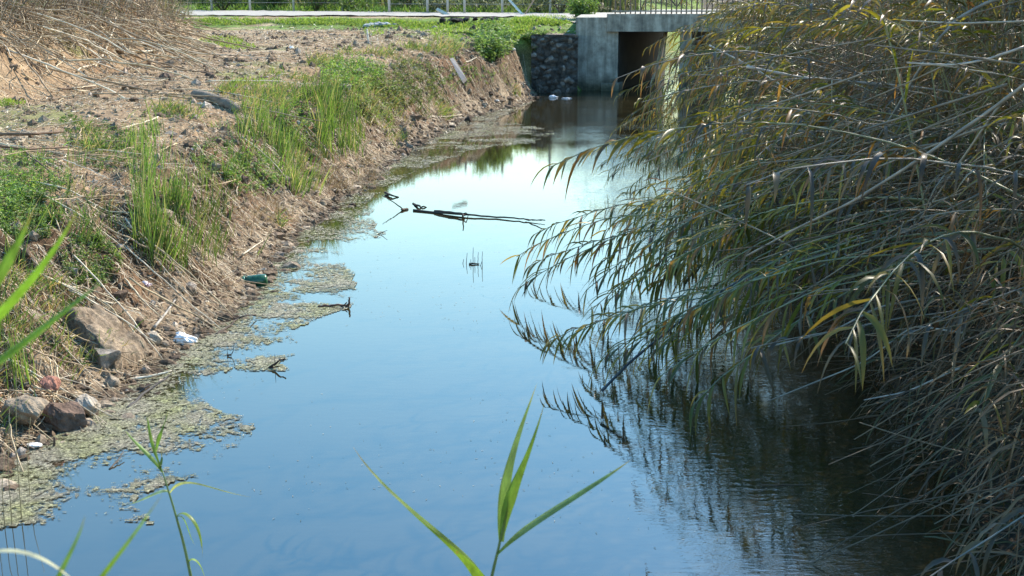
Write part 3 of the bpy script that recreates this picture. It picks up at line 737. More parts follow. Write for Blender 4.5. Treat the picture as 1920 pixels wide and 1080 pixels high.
col = np.where(dry_[:, None], np.array([[.36, .28, .16], [.26, .19, .11], [.2, .15, .09]])[rng.integers(0, 3, n)], GREEN[rng.integers(0, 5, n)]) * rng.uniform(.75, 1.2, (n, 1))
ribbons(a, P - [0, 0, .01], np.stack([.25 + rng.normal(0, .5, n), rng.normal(-.1, .45, n), np.ones(n)], 1), rng.uniform(.06, .30, n) * (.8 + y / 60), .008 + .0002 * y, rng.uniform(.3, 1.5, n), col, 3, roll=rng.uniform(-3, 3, n))
tag(a.build('bank_grass', M_grass), 'short patchy green and dry grass over the left bank slope', 'grass', kind='stuff')
# far verge grass behind the road
a = Acc(); n = 5000; x = rng.uniform(-40, 2, n); y = 50.2 - .2 * x + rng.uniform(0, 2.0, n); y[x > -6] -= 2.6
P = np.stack([x, y, gz(x, y)], 1)
ribbons(a, P, np.stack([rng.normal(0, .4, n), rng.normal(0, .4, n), np.ones(n)], 1), rng.uniform(.12, .4, n), .05, .5, np.array([[.12, .2, .05], [.18, .25, .06], [.09, .15, .04]])[rng.integers(0, 3, n)], 2, roll=rng.uniform(-3, 3, n))
tag(a.build('verge_grass', M_grass), 'green grass along the foot of the far fence', 'grass', kind='stuff')

# ------------------------------------------------------------------ litter, clods, dry canes
STRAW = np.array([[.52, .43, .29], [.44, .35, .22], [.64, .55, .41], [.30, .22, .14], [.38, .28, .18]])
a = Acc()
def rand_land(n, x0, x1, y0, y1):
    x = rng.uniform(x0, x1, n); y = np.exp(rng.uniform(math.log(y0), math.log(y1), n))
    return x, y
n = 52000
y = np.exp(rng.uniform(math.log(7.5), math.log(39), n)); e_ = rng.uniform(0, 1, n) ** 1.25 * 9.0; x = xl(y) - 0.12 - e_
keep = (np.abs(x / y) < .47) & (vn(x * 1.3, y * 1.3, 77) > .25); x = x[keep]; y = y[keep]; n = len(x)
P = np.stack([x, y, gz(x, y)], 1)
an = rng.uniform(0, 6.28, n); L_ = rng.lognormal(-3.1, .55, n).clip(.015, .30) * (0.8 + y / 30)
D = np.stack([np.cos(an), np.sin(an), rng.normal(0, .25, n)], 1) * L_[:, None]
B = P + D; B[:, 2] = gz(B[:, 0], B[:, 1]) + np.abs(rng.normal(0, .02, n))
col = STRAW[rng.integers(0, 5, n)] * rng.uniform(.7, 1.15, (n, 1))
sticks(a, P + [0, 0, .006], B, .0016 + .00012 * y + rng.uniform(0, .002, n), col, .006, 3, 2)
n = 11000; y = np.exp(rng.uniform(math.log(7.4), math.log(34), n)); x = xl(y) - rng.uniform(.12, 1.7, n); P = np.stack([x, y, gz(x, y)], 1)
an = rng.normal(-.3, .9, n); L_ = rng.lognormal(-2.2, .5, n).clip(.05, .45); B = P + np.stack([np.cos(an), np.sin(an), np.zeros(n)], 1) * L_[:, None]; B[:, 2] = np.maximum(gz(B[:, 0], B[:, 1]), 0) + np.abs(rng.normal(0, .035, n))
sticks(a, P + [0, 0, .01], B, rng.uniform(.0015, .004, n) * (1 + y / 30), STRAW[rng.integers(0, 5, n)] * rng.uniform(.45, 1.1, (n, 1)), .012, 3, 2)
tag(a.build('straw_litter', M_dry), 'broken straw strewn over the left bank and field', 'litter', kind='stuff')
a = Acc(); n = 26000
y = np.exp(rng.uniform(math.log(7.5), math.log(41), n)); x = xl(y) - .1 - rng.uniform(0, 1, n) * 11; keep = (np.abs(x / y) < .47) & (vn(x * 1.1, y * 1.1, 78) > .3); x = x[keep]; y = y[keep]; n = len(x)
P = np.stack([x, y, gz(x, y) + .004], 1)
col = np.array([[.55, .46, .34], [.42, .33, .24], [.25, .18, .12], [.16, .11, .08], [.66, .6, .5]])[rng.choice(5, n, p=[.25, .25, .22, .15, .13])] * rng.uniform(.8, 1.1, (n, 1))
ribbons(a, P, rng.normal(0, 1, (n, 3)) * [1, 1, .25] + [0, 0, .15], rng.uniform(.02, .07, n) * (.7 + y / 25), rng.uniform(.008, .022, n) * (.7 + y / 25), .6, col, 2, roll=rng.uniform(-1, 1, n))
tag(a.build('leaf_litter', M_dry), 'curled dead leaves strewn over the left bank and field', 'litter', kind='stuff')
# clods of earth
a = Acc(); V0, T0 = ico(1); n = 5200
y = np.exp(rng.uniform(math.log(7.3), math.log(40), n)); x = xl(y) - .03 - rng.uniform(0, 1, n) ** 1.4 * 9; keep = np.abs(x / y) < .47; x = x[keep]; y = y[keep]; n = len(x)
s_ = rng.lognormal(-4.0, .5, n).clip(.007, .08) * (.8 + y / 28)
V = V0[None] * (1 + rng.uniform(-.3, .3, (n, len(V0), 1))) * (s_[:, None, None] * rng.uniform(.6, 1.3, (n, 1, 3))); V += np.stack([x, y, gz(x, y)], 1)[:, None]
C = np.repeat(np.array([[.19, .14, .10], [.13, .095, .07], [.27, .22, .165], [.4, .34, .28]])[rng.choice(4, n, p=[.45, .15, .3, .1])], len(V0), 0)
a.add(V, None, (T0[None] + (np.arange(n) * len(V0))[:, None, None]).reshape(-1, 3), C)
tag(a.build('clods', M_soil, smooth=False), 'crumbled brown earth clods over the bank', 'clods', kind='stuff')

a = Acc(); V0, T0 = ico(2); n = 1500
y = np.exp(rng.uniform(math.log(7.0), math.log(36), n)); x = xl(y) + rng.normal(-.12, .13, n)
s_ = rng.lognormal(-4.1, .6, n).clip(.008, .07) * (.8 + y / 28); z = np.maximum(gz(x, y), -.01)
V = V0[None] * (1 + rng.uniform(-.22, .22, (n, len(V0), 1))) * (s_[:, None, None] * rng.uniform(.6, 1.4, (n, 1, 3)) * [1, 1, .6]); V += np.stack([x, y, z], 1)[:, None]
C = np.repeat(np.array([[.14, .105, .075], [.30, .25, .19], [.42, .36, .28], [.08, .06, .045]])[rng.choice(4, n, p=[.5, .25, .04, .21])], len(V0), 0)
a.add(V, None, (T0[None] + (np.arange(n) * len(V0))[:, None, None]).reshape(-1, 3), C)
tag(a.build('shore_gravel', M_soil, smooth=False), 'small stones and mud crumbs along the left waterline', 'gravel', kind='stuff')
# dry canes: a few prototypes, copied
def cane_line(pts, r, col, name, label, group=None, mat=M_wood, nodes=True, cat='cane', sides=7):
    pts = np.asarray(pts, float); n = max(8, len(pts) * 5)
    t = np.linspace(0, len(pts) - 1, n); k = np.clip(t.astype(int), 0, len(pts) - 2); f = (t - k)[:, None]
    P = pts[k] * (1 - f) + pts[k + 1] * f
    P[1:-1] = (P[:-2] + 2 * P[1:-1] + P[2:]) / 4
    rr = r * np.linspace(1, .55, n) * (1 + (.22 * (np.arange(n) % 4 == 0) if nodes else 0))
    cc = np.asarray(col)[None] * (1 + .25 * np.sin(np.arange(n) * 1.7 + pts[0][0]))[:, None]
    a = Acc(); tube(a, P - P[0], rr, cc, sides); o = a.build(name, mat, loc=None); o.location = P[0]
    return tag(o, label, cat, group)
protos = []
for k in range(9):
    L0 = .8 + .28 * k * .6; r = np.random.default_rng(k + 50)
    m = 12; t = np.linspace(0, 1, m); b = r.normal(0, .05, 2)
    P = np.stack([t * L0, b[0] * 4 * t * (1 - t) * L0 + r.normal(0, .006, m), b[1] * 2 * t * (1 - t) * L0 + r.normal(0, .004, m)], 1)
    a = Acc(); c = STRAW[k % 5] * 1.0; tube(a, P, .009 * np.linspace(1, .5, m) * (1 + .2 * (np.arange(m) % 3 == 0)), np.repeat((c * 1)[None], m, 0) * (1 + .2 * np.sin(np.arange(m)))[:, None], 6)
    if k % 2: tube(a, [P[6], P[6] + [.15, .08, .05], P[6] + [.3, .1, .05]], [.005, .004, .002], c, 5)
    protos.append(a.mesh('dry_cane', M_wood))
def lay(n, px0, px1, py0, py1, label, group, ang, angs, sc=(.6, 1.2), lift=.03, seed=0, elev=None):
    r = np.random.default_rng(seed); P = G(r.uniform(px0, px1, n), r.uniform(py0, py1, n))
    for i in range(n):
        o = bpy.data.objects.new('dry_cane', protos[r.integers(0, 9)]); COL.objects.link(o)
        s = r.uniform(*sc); an = ang + r.normal(0, angs); Lx = 1.3 * s
        q = P[i] + [math.cos(an) * Lx, math.sin(an) * Lx, 0]; dz = float(gz(q[0], q[1])) - P[i][2]
        el = math.atan2(np.clip(dz, -.9, .9), Lx) if elev is None else r.normal(*elev)
        o.location = P[i] + [0, 0, lift * r.uniform(.3, 1.5)]; o.rotation_euler = (r.uniform(0, 6), -el, an); o.scale = (s, s * 1.2, s * 1.2)
        tag(o, label, 'cane', group)
lay(80, 0, 370, 20, 125, 'dry pale cane lying on the earth mound at the upper left', 'dry canes on the mound', -.5, .8, (.9, 1.9), .06, 1)
lay(30, 0, 400, 110, 200, 'dry cane lying flat at the foot of the earth mound', 'dry canes at the foot of the mound', 0, .9, (.5, 1.2), .03, 2)
lay(30, 0, 170, 230, 320, 'dry cane lying in the litter at the rim of the left bank', 'dry canes on the bank rim', -.1, .8, (.4, .9), .03, 3)
lay(36, 20, 250, 350, 560, 'dry cane sliding down the near left bank', 'dry canes on the near bank slope', -.4, .6, (.35, .8), .04, 4)
lay(26, 230, 480, 180, 380, 'dry cane on the bank slope around the grey stone log', 'dry canes by the stone log', -.9, .7, (.35, .8), .04, 5)
lay(24, 0, 150, 640, 760, 'thin broken cane in the tangle beside the slab', 'broken canes beside the slab', -.3, .9, (.25, .6), .06, 6)
lay(30, 560, 860, 200, 330, 'dry cane lodged on the bank between the bright grass and the bridge', 'dry canes on the far bank', -1.0, .6, (.4, .9), .03, 7)
# dry upright twigs on the mound
a = Acc(); n = 420; P = G(rng.uniform(-20, 345, n), rng.uniform(5, 70, n)); an = rng.uniform(0, 6.28, n); hh = rng.uniform(.3, 1.1, n)
sticks(a, P, P + np.stack([np.cos(an) * hh * .5, np.sin(an) * hh * .5, hh], 1), .006, np.array([[.2, .15, .1], [.12, .09, .07], [.4, .33, .24]])[rng.integers(0, 3, n)], .06, 4, 4)
n = 1000; P = G(rng.uniform(-20, 370, n), rng.uniform(2, 90, n)); an = rng.normal(-.6, .9, n); hh = rng.uniform(.2, 1.0, n)
sticks(a, P + [0, 0, .03], P + np.stack([np.cos(an) * hh, np.sin(an) * hh, rng.normal(0, .12, n) - .2 * hh], 1), rng.uniform(.004, .011, n), STRAW[rng.integers(0, 5, n)] * rng.uniform(.35, 1.1, (n, 1)), .05, 4, 3)
tag(a.build('brushwood', M_wood), 'dense dry twigs and stalks matted over the earth mound', 'brushwood', kind='stuff')
a = Acc(); n = 700; P = G(rng.uniform(-20, 360, n), rng.uniform(0, 60, n)); P[:, 2] += rng.uniform(0, .5, n)
ribbons(a, P, rng.normal(0, 1, (n, 3)) + [0, 0, .4], rng.uniform(.15, .45, n), .02, .8, np.array([[.12, .15, .05], [.3, .25, .15], [.2, .15, .1]])[rng.integers(0, 3, n)], 3, roll=rng.uniform(-3, 3, n))
P = G(rng.uniform(300, 360, 160), rng.uniform(15, 35, 160)); n = 160
ribbons(a, P, rng.normal(0, .6, (n, 3)) + [0, 0, 1], rng.uniform(.3, .8, n), .025, .9, np.array([[.26, .27, .12], [.36, .34, .2]])[rng.integers(0, 2, n)], 4, roll=rng.uniform(-3, 3, n))
tag(a.build('dry_undergrowth', M_dry), 'dry grass growing through the brushwood on the mound', 'undergrowth', kind='stuff')

def gl_(pts, lift=.02):
    return [G1(px, py) + [0, 0, lift] for px, py in pts]
PALE = (.52, .45, .33); BRN = (.14, .09, .06); GREY = (.33, .30, .26); WOOD = (.33, .26, .18)
cane_line(gl_([(70, 372), (150, 415), (237, 478)], .05), .010, PALE, 'dry_cane', 'long pale cane slanting down the near bank left of the big grass clump')
cane_line(gl_([(60, 350), (130, 378), (200, 402), (250, 420)], .07), .009, PALE, 'dry_cane', 'long straw cane running behind the slanting pale cane')
cane_line(gl_([(58, 518), (120, 545), (190, 575), (262, 602)], .05), .011, PALE, 'dry_cane', 'long pale cane running down to the pink wrapper')
cane_line(gl_([(150, 570), (215, 620), (278, 680)], .05), .006, WOOD, 'dry_cane', 'thin brown cane lying across the concrete slab')
cane_line(gl_([(290, 622), (312, 594), (330, 572)], .04), .013, GREY, 'dry_stick', 'stout grey stick standing between the pink wrapper and the white bag', cat='stick')
cane_line(gl_([(0, 258), (60, 262), (120, 256)], .05), .02, BRN, 'dry_stick', 'dark thick stick on the bank rim at the left edge', cat='stick')
cane_line(gl_([(0, 292), (50, 297), (130, 294)], .10), .014, BRN, 'dry_stick', 'dark bent stick below the thick one on the left rim', cat='stick')
cane_line(gl_([(48, 300), (90, 330), (130, 362)], .08), .010, BRN, 'dry_stick', 'dark stick forking down the slope from the bent stick', cat='stick')
cane_line(gl_([(250, 88), (330, 100), (380, 106)], .05), .022, (.58, .5, .38), 'dry_cane', 'longest pale cane at the foot of the earth mound')
cane_line(gl_([(110, 172), (150, 170), (180, 167)], .03), .018, BRN, 'dry_stick', 'dark stick lying flat on the field edge', cat='stick')
cane_line(gl_([(145, 140), (150, 132), (180, 125)], .03), .018, PALE, 'dry_cane', 'bent pale cane on bare ground below the mound')
cane_line(gl_([(803, 221), (835, 224), (866, 219)], .03), .014, PALE, 'dry_stick', 'pale curved stick at the waterline of the far left bank', cat='stick')
cane_line(gl_([(860, 120), (880, 118), (894, 116)], .04), .018, PALE, 'dry_stick', 'short pale stick beside the leaning grey board', cat='stick')
cane_line([G1(691, 82), G1(691, 82) + [-.03, 0, .33]], .03, (.7, .66, .58), 'dry_stick', 'pale stub standing upright in the middle of the field', cat='stick')
cane_line(gl_([(380, 460), (400, 490), (422, 528)], .05), .007, WOOD, 'dry_cane', 'brown cane leaning onto the mud left of the green bottle')
cane_line(gl_([(455, 488), (480, 468), (493, 455)], .03), .009, PALE, 'dry_stick', 'pale stick on the mud above the green bottle', cat='stick')

# stone log on the bank rim
p, q = G1(362, 184), G1(448, 216); p = p + [0, 0, .05]; q = q + [0, 0, .02]
t = np.linspace(0, 1, 22)[:, None]; P = p * (1 - t) + q * t; P[:, 2] += .05 * np.sin(t[:, 0] * 3.1); rr = .075 * (1 + .18 * fbm(t[:, 0] * 5, 1, 3, 7)); rr[0] *= .6; rr[-1] *= .7
a = Acc(); tube(a, P, rr, (.20, .165, .13), 14); tag(a.build('log', M_rock, loc=p), 'stubby grey weathered log lying on the rim of the left bank', 'log')
def rk(px, py, size, seed, col, name, label, cat='stone', lift=0, rz=0, tilt=0, cuts=9, rough=.22, sub=5):
    p = G1(px, py); p[2] = max(p[2], -.02); a = Acc(); rock(a, (0, 0, 0), size, seed, col, sub, cuts, rough, rz, tilt)
    o = a.build(name, M_rock, None, False); o.location = p + [0, 0, lift]; return tag(o, label, cat)
# near stones
rk(128, 800, (.16, .14, .135), 3, (.17, .115, .085), 'stone', 'dark brown boulder in front of the pale stones at the waterline', lift=.07)
rk(50, 800, (.17, .15, .12), 5, (.29, .23, .165), 'stone', 'large pale stone left of the dark brown boulder', lift=.09)
rk(165, 778, (.09, .10, .075), 8, (.40, .345, .275), 'stone', 'whitish stone right of the dark brown boulder', lift=.06)
rk(98, 772, (.07, .08, .06), 9, (.36, .17, .12), 'brick_piece', 'reddish brick piece between the pale stone and the dark boulder', 'brick', lift=.17)
rk(64, 843, (.055, .04, .02), 10, (.75, .74, .70), 'tile_piece', 'small flat white tile piece at the waterline', 'tile', lift=.02, cuts=5)
rk(545, 92, (.09, .09, .06), 11, (.72, .70, .64), 'stone', 'single white stone in the middle of the field', lift=.03)
rk(190, 118, (.15, .1, .08), 12, (.5, .42, .34), 'stone', 'pale stone below the earth mound')
for i, (px, py, s) in enumerate([(455, 118, .13), (310, 148, .16), (585, 110, .10), (505, 95, .10), (490, 145, .09), (395, 142, .1), (640, 88, .1)]):
    rk(px, py, (s, s, s * .6), 20 + i, (.13, .09, .065), 'earth_clod', 'dark clod of earth lying on the dry field', 'clod').__setitem__('group', 'dark clods on the field')
for i, (px, py, s, c) in enumerate([(360, 283, .035, .55), (505, 410, .03, .4), (960, 97, .09, .6), (1015, 122, .05, .6), (820, 144, .07, .55), (930, 192, .09, .45), (700, 300, .05, .4), (560, 235, .05, .55), (415, 330, .03, .5)]):
    rk(px, py, (s, s * .8, s * .6), 40 + i, (c, c * .93, c * .85), 'pebble', 'pale pebble lodged in the earth of the left bank', 'stone', sub=3).__setitem__('group', 'pale pebbles in the left bank')
# concrete slab sliding to the water
sl = empty('concrete_slab', G1(200, 640), 0, 'broken slab of earthy concrete sloping down to the water under the white bag', 'slab')
def slab_block(name, pts, th, seed, col):
    pts = np.array(pts); n = 36; m = 26; u_ = np.linspace(0, 1, n)[:, None, None]; v_ = np.linspace(0, 1, m)[None, :, None]
    S_ = (pts[0] * (1 - u_) + pts[1] * u_) * (1 - v_) + (pts[3] * (1 - u_) + pts[2] * u_) * v_
    nz = fbm(u_[..., 0] * 7 + 0 * v_[..., 0], v_[..., 0] * 6 + 0 * u_[..., 0], 4, seed)
    top = S_ + np.array([0, 0, 1.]) * (.045 * nz)[..., None]
    ed = np.minimum(np.minimum(u_, 1 - u_), np.minimum(v_, 1 - v_))[..., 0]
    top[..., 2] -= .03 * (1 - ss(ed, 0, .09))
    top[..., 0] += .03 * fbm(u_[..., 0] * 3 + 0 * v_[..., 0], v_[..., 0] * 9 + 0 * u_[..., 0], 3, seed + 3); 
    bot = S_ - [0, 0, th]; bot[..., 0] += .05 * nz
    a = Acc(); V = np.concatenate([top.reshape(-1, 3), bot.reshape(-1, 3)]) - np.array(sl.location)
    I = np.arange(n * m).reshape(n, m); Qt = np.stack([I[:-1, :-1], I[1:, :-1], I[1:, 1:], I[:-1, 1:]], -1).reshape(-1, 4)
    ring = np.concatenate([I[:, 0], I[-1, 1:], I[-2::-1, -1], I[0, -2:0:-1]]); r2 = np.roll(ring, -1)
    a.add(V, np.concatenate([Qt, np.stack([r2, ring, ring + n * m, r2 + n * m], 1)]), None, np.asarray(col)[None] * (1 + .3 * np.concatenate([nz.ravel(), nz.ravel()])[:, None]))
    a.build(name, M_soil, sl)
slab_block('slab_panel', [G1(128, 618) + [0, 0, .16], G1(185, 600) + [0, 0, .16], G1(296, 668) + [0, 0, .05], G1(215, 700) + [0, 0, .17]], .26, 5, (.23, .185, .135))
a = Acc(); rock(a, G1(200, 690) + [0, 0, .06] - np.array(sl.location), (.13, .1, .12), 77, (.26, .225, .185), 4, 8, .08); a.build('broken_corner', M_rock, sl, False)
# grey board leaning on far bank
a = Acc(); P0 = [AT(843, 110, 26.5), AT(850, 108, 26.7), AT(873, 145, 25.2), AT(866, 152, 25.0)]; P0 = np.array(P0); nv = np.array([.03, .05, -.05])
a.add(np.concatenate([P0, P0 + nv]), [(0, 1, 2, 3), (7, 6, 5, 4), (0, 4, 5, 1), (1, 5, 6, 2), (2, 6, 7, 3), (3, 7, 4, 0)], None, (.15, .14, .135)); tag(a.build('board', M_wood, None, False, loc=P0[0]), 'narrow grey board stuck slanting in the far left bank', 'board')
# dumped heaps beyond the field
for i, (px, py, w, h, c, lb) in enumerate([(863, 43, .45, .16, (.03, .028, .027), 'low black heap on the verge grass left of the bridge'), (920, 39, .35, .12, (.035, .03, .03), 'small black heap near the far road edge'), (712, 50, .45, .13, (.30, .31, .31), 'grey rubble heap on the far verge')]):
    p = G1(px, py); a = Acc(); r = np.random.default_rng(i)
    for k in range(12): rock(a, (r.normal(0, w * .5), r.normal(0, .15), h * r.uniform(.1, .5)), (w * .3, .15, h * .55), 60 + k + 20 * i, np.array(c) * r.uniform(.7, 1.4), 2, 6, .2)
    o = a.build('heap', M_rock, None, False); o.location = p; tag(o, lb, 'heap')
# bottle
bt = empty('bottle', (0, 0, 0), 0, 'green plastic bottle half sunk at the muddy waterline', 'bottle')
bp = WZ(470, 536, 0); bt.scale = (1.3, 1.3, 1.3); bt.location = bp + [0, 0, .04]; bt.rotation_euler = (0, R(-4), R(8))
def lathe_x(a, prof, col, sides=20):
    P = np.array([(x, 0, 0) for x, r in prof]); tube(a, P, [r for x, r in prof], col, sides)
def glassy(name, col, rough=.15):
    m, nt, o = newmat(name); p = N(nt, 'ShaderNodeBsdfPrincipled'); p.inputs['Base Color'].default_value = (*col, 1); p.inputs['Roughness'].default_value = rough; p.inputs['Transmission Weight'].default_value = .35
    tc = N(nt, 'ShaderNodeTexCoord'); n = noise(nt, 18, 3, .6, tc.outputs['Object']); r = ramp(nt, n.outputs[0], [(.35, tuple(c * .6 for c in col)), (.65, tuple(min(1, c * 1.5) for c in col))])
    nt.links.new(r.outputs[0], p.inputs['Base Color']); nt.links.new(p.outputs[0], o.inputs[0]); return m
a = Acc(); lathe_x(a, [(-.13, .012), (-.12, .018), (-.105, .018), (-.095, .02), (-.06, .042), (-.04, .052), (.0, .053), (.01, .050), (.02, .053), (.08, .055), (.12, .052), (.132, .035), (.133, .01)], (.02, .08, .06)); a.build('bottle_body', glassy('green_plastic', (.03, .11, .05)), bt)
a = Acc(); lathe_x(a, [(-.10, .0215), (-.097, .0225), (-.062, .0445), (-.045, .0545), (-.040, .0545)], (.05, .4, .38)); a.build('bottle_shoulder_film', glassy('teal_film', (.03, .26, .16), .3), bt)
a = Acc(); lathe_x(a, [(-.152, .005), (-.151, .017), (-.132, .017), (-.131, .005)], (.02, .2, .1)); a.build('cap', M_plastic, bt)
# bag and wrapper
def crumple(px, py, size, seed, col, name, label, cat, col2=None):
    p = WZ(px, py, 0); p[2] = max(0, float(gz(p[0], p[1]))); V, T = ico(5); V = V.copy()
    n_ = fbm(V[:, 0] * 3 + seed, V[:, 1] * 3 + V[:, 2] * 2, 4, seed); rdg = 1 - np.abs(fbm(V[:, 0] * 4 + V[:, 2] * 3, V[:, 1] * 4 + seed, 3, seed + 2)) * 2
    V = V * (1 + .45 * n_[:, None] + .12 * rdg[:, None]) * np.array(size); V[:, 2] = np.where(V[:, 2] < -.01, -.01, V[:, 2]); V[:, 2] *= (1 - .35 * ss(V[:, 0], 0, size[0]))
    C = np.broadcast_to(np.array(col), V.shape).copy()
    if col2 is not None: C[n_ < -.1] = col2
    a = Acc(); a.add(V, None, T, C); o = a.build(name, M_plastic, None, True); o.location = p + [0, 0, .01]; return tag(o, label, cat)
crumple(343, 645, (.105, .06, .075), 4, (.80, .80, .80), 'plastic_bag', 'crumpled white plastic bag at the waterline', 'bag')
crumple(278, 617, (.045, .03, .035), 9, (.78, .66, .68), 'wrapper', 'small pink and white wrapper on the mud beside the stick', 'wrapper', (.6, .2, .26))
crumple(1037, 183, (.11, .08, .05), 12, (.75, .76, .78), 'foam_lump', 'white foam lump floating by the foot of the stone wall', 'foam')
crumple(1062, 185, (.13, .06, .02), 14, (.6, .62, .64), 'foam_lump', 'flat pale foam patch floating right of the white foam lump', 'foam')

# ------------------------------------------------------------------ floating things
DK = (.085, .065, .05)
def fl(pts): return [WZ(px, py, z) for px, py, z in pts]
def branch(name, label, lines, cat='branch', col=DK):
    o0 = np.asarray(lines[0][0][0]).copy(); a = Acc()
    for pts, r in lines:
        pts = np.asarray(pts, float); n = max(6, 4 * len(pts)); t = np.linspace(0, len(pts) - 1, n); k = np.clip(t.astype(int), 0, len(pts) - 2); f = (t - k)[:, None]
        P = pts[k] * (1 - f) + pts[k + 1] * f; P[1:-1] = (P[:-2] + P[1:-1] * 2 + P[2:]) / 4; P[1:-1] += rng.normal(0, r * .25, (n - 2, 3))
        tube(a, P, r * np.linspace(1, .45, n), np.asarray(col)[None] * rng.uniform(.7, 1.4, (n, 1)), 7)
    return tag(a.build(name, M_wood, loc=o0), label, cat)
branch('floating_branch', 'long thin dark branch floating across the middle of the stream', [
    (fl([(775, 394, .01), (870, 403, .02), (940, 407, .02), (985, 411, .02), (1022, 413, .06)]), .016),
    (fl([(815, 396, .02), (868, 400, .05), (872, 404, .02)]), .018), (fl([(868, 402, .0), (868, 404, .10)]), .014), (fl([(866, 402, .02), (874, 399, .07), (878, 404, .0)]), .01),
    (fl([(985, 411, .02), (1000, 413, .02), (1022, 413, .03)]), .01)])
branch('floating_branch', 'small dark forked twig floating left of the long branch', [([WZ(757, 393, 0), AT(738, 379, WZ(757, 393, 0)[1]), AT(716, 366, WZ(757, 393, 0)[1])], .010), (fl([(764, 393, 0), (752, 393, .02)]), .022)])
branch('floating_branch', 'short dark twig behind the long floating branch', [(fl([(775, 382, .0), (785, 386, .03), (800, 389, 0)]), .02)])
branch('floating_branch', 'tiny dark twig at the far left end of the floating twigs', [(fl([(722, 361, .03), (733, 366, .03), (748, 370, 0)]), .02), (fl([(722, 366, .0), (735, 366, .02)]), .012)])
lines = []
for (px, py, h) in [(868, 492, .05), (874, 492, .12), (883, 494, .06), (887, 495, .20), (890, 495, .09), (896, 494, .14), (901, 496, .05), (904, 498, .17), (880, 495, .03)]:
    b = WZ(px, py + 2, 0); lines.append(([b - [0, 0, .1], b, b + [rng.uniform(-.02, .02), 0, h]], .005))
b = WZ(890, 496, 0); lines.append(([b - [.06, 0, -.005], b + [.05, 0, .01]], .012))
branch('reed_stubs', 'cluster of small dark reed stubs poking out of the open water', lines, 'stubs', (.05, .05, .04))
b = WZ(503, 691, 0)
branch('snag', 'dark forked snag poking out of the water at the algae edge', [([b - [0, 0, .1], b, b + [.07, .0, .055], b + [.14, .0, .085]], .013), ([b + [-.02, 0, -.03], b + [.03, 0, .012], b + [.06, .0, .0]], .014), ([b + [.055, 0, .0], b + [.056, 0, .12]], .003)], 'snag', (.05, .03, .022))
b = WZ(655, 576, 0)
branch('snag', 'brown floating stick with an upright stub at the edge of the algae', [([b + [-.30, 0, .005], b + [-.12, 0, .02], b + [.0, 0, .015]], .014), ([b - [.03, 0, .03], b + [-.005, 0, .03], b + [.0, 0, .10]], .016), ([b + [-.08, .0, .0], b + [-.02, 0, .05]], .01)], 'snag', (.10, .05, .035))
b = WZ(430, 668, 0)
branch('snag', 'small dark curved twig standing in the algae beside the bag', [([b - [.02, 0, .03], b + [-.01, 0, .07]], .004), ([b - [.01, 0, .0], b + [.03, 0, .03], b + [.045, 0, .11]], .005), ([b - [.02, 0, -.01], b + [.02, 0, .01]], .008)], 'snag')
branch('dark_stick', 'black stick lying half in the algae below the green bottle', [(fl([(405, 628, 0), (428, 612, .02), (450, 596, .05)]), .014), (fl([(440, 600, .03), (458, 592, .08), (480, 590, .03)]), .01)], 'stick')
branch('white_stick', 'bleached white stick floating in the algae', [(fl([(240, 711, .02), (280, 706, .03), (322, 695, .05)]), .012)], 'stick', (.62, .56, .44))
branch('dark_stick', 'long dark stick slanting into the algae below the white stick', [(fl([(238, 766, 0), (280, 730, .02), (322, 700, .03)]), .013), (fl([(258, 738, .0), (275, 725, .04), (300, 716, .05)]), .007)], 'stick', (.07, .065, .06))
branch('dark_stick', 'short black stub standing beside the dark brown boulder', [([WZ(103, 838, 0) - [0, 0, .03], WZ(103, 838, 0) + [0, 0, .07]], .012)], 'stick')
branch('dark_stick', 'dark twig sunk in the algae left of the reed shoot', [(fl([(205, 880, 0), (222, 862, .02), (232, 845, .04)]), .006)], 'stick')
branch('dark_stick', 'little dark twig at the algae fringe by the narrows', [(fl([(708, 440, .0), (716, 436, .02), (726, 432, .06)]), .006), (fl([(702, 446, 0), (714, 440, .02)]), .005)], 'stick')
# a few stems standing in front of the left bank
a = Acc()
for (px, py, h) in [(8, 990, .5), (22, 985, .7), (40, 975, .9), (-10, 960, .8), (55, 930, .5)]:
    b = WZ(px, py, 0); tube(a, [b - [0, 0, .1], b + [.01, 0, h * .5], b + [.05, 0, h]], [.0025, .002, .001], (.22, .2, .1), 5)
tag(a.build('reed_stalks', M_stem, loc=WZ(20, 985, 0)), 'thin bare stalks standing in the algae at the lower left corner', 'stalks')

# ------------------------------------------------------------------ algae
ob = [(-60, 1010), (60, 990), (170, 985), (300, 972), (230, 955), (330, 905), (400, 880), (455, 820), (475, 790), (400, 760), (355, 720), (430, 690), (540, 692), (545, 660), (560, 610), (650, 580), (672, 545), (650, 500), (640, 470), (715, 445), (700, 420), (690, 375), (760, 330), (830, 300), (880, 282), (1000, 268), (1045, 247), (1000, 238), (930, 225), (1000, 190)]
OB = np.array([WZ(px, py, 0)[:2] for px, py in ob])
def inside(x, y, poly):
    c = np.zeros(x.shape, bool); n = len(poly)
    for i in range(n):
        x1, y1 = poly[i]; x2, y2 = poly[(i + 1) % n]
        if y1 == y2: continue
        c ^= ((y1 > y) != (y2 > y)) & (x < (x2 - x1) * (y - y1) / (y2 - y1) + x1)
    return c
poly = np.concatenate([OB, [[-2, 36], [-6, 36], [-8, 5]]])
a = Acc()
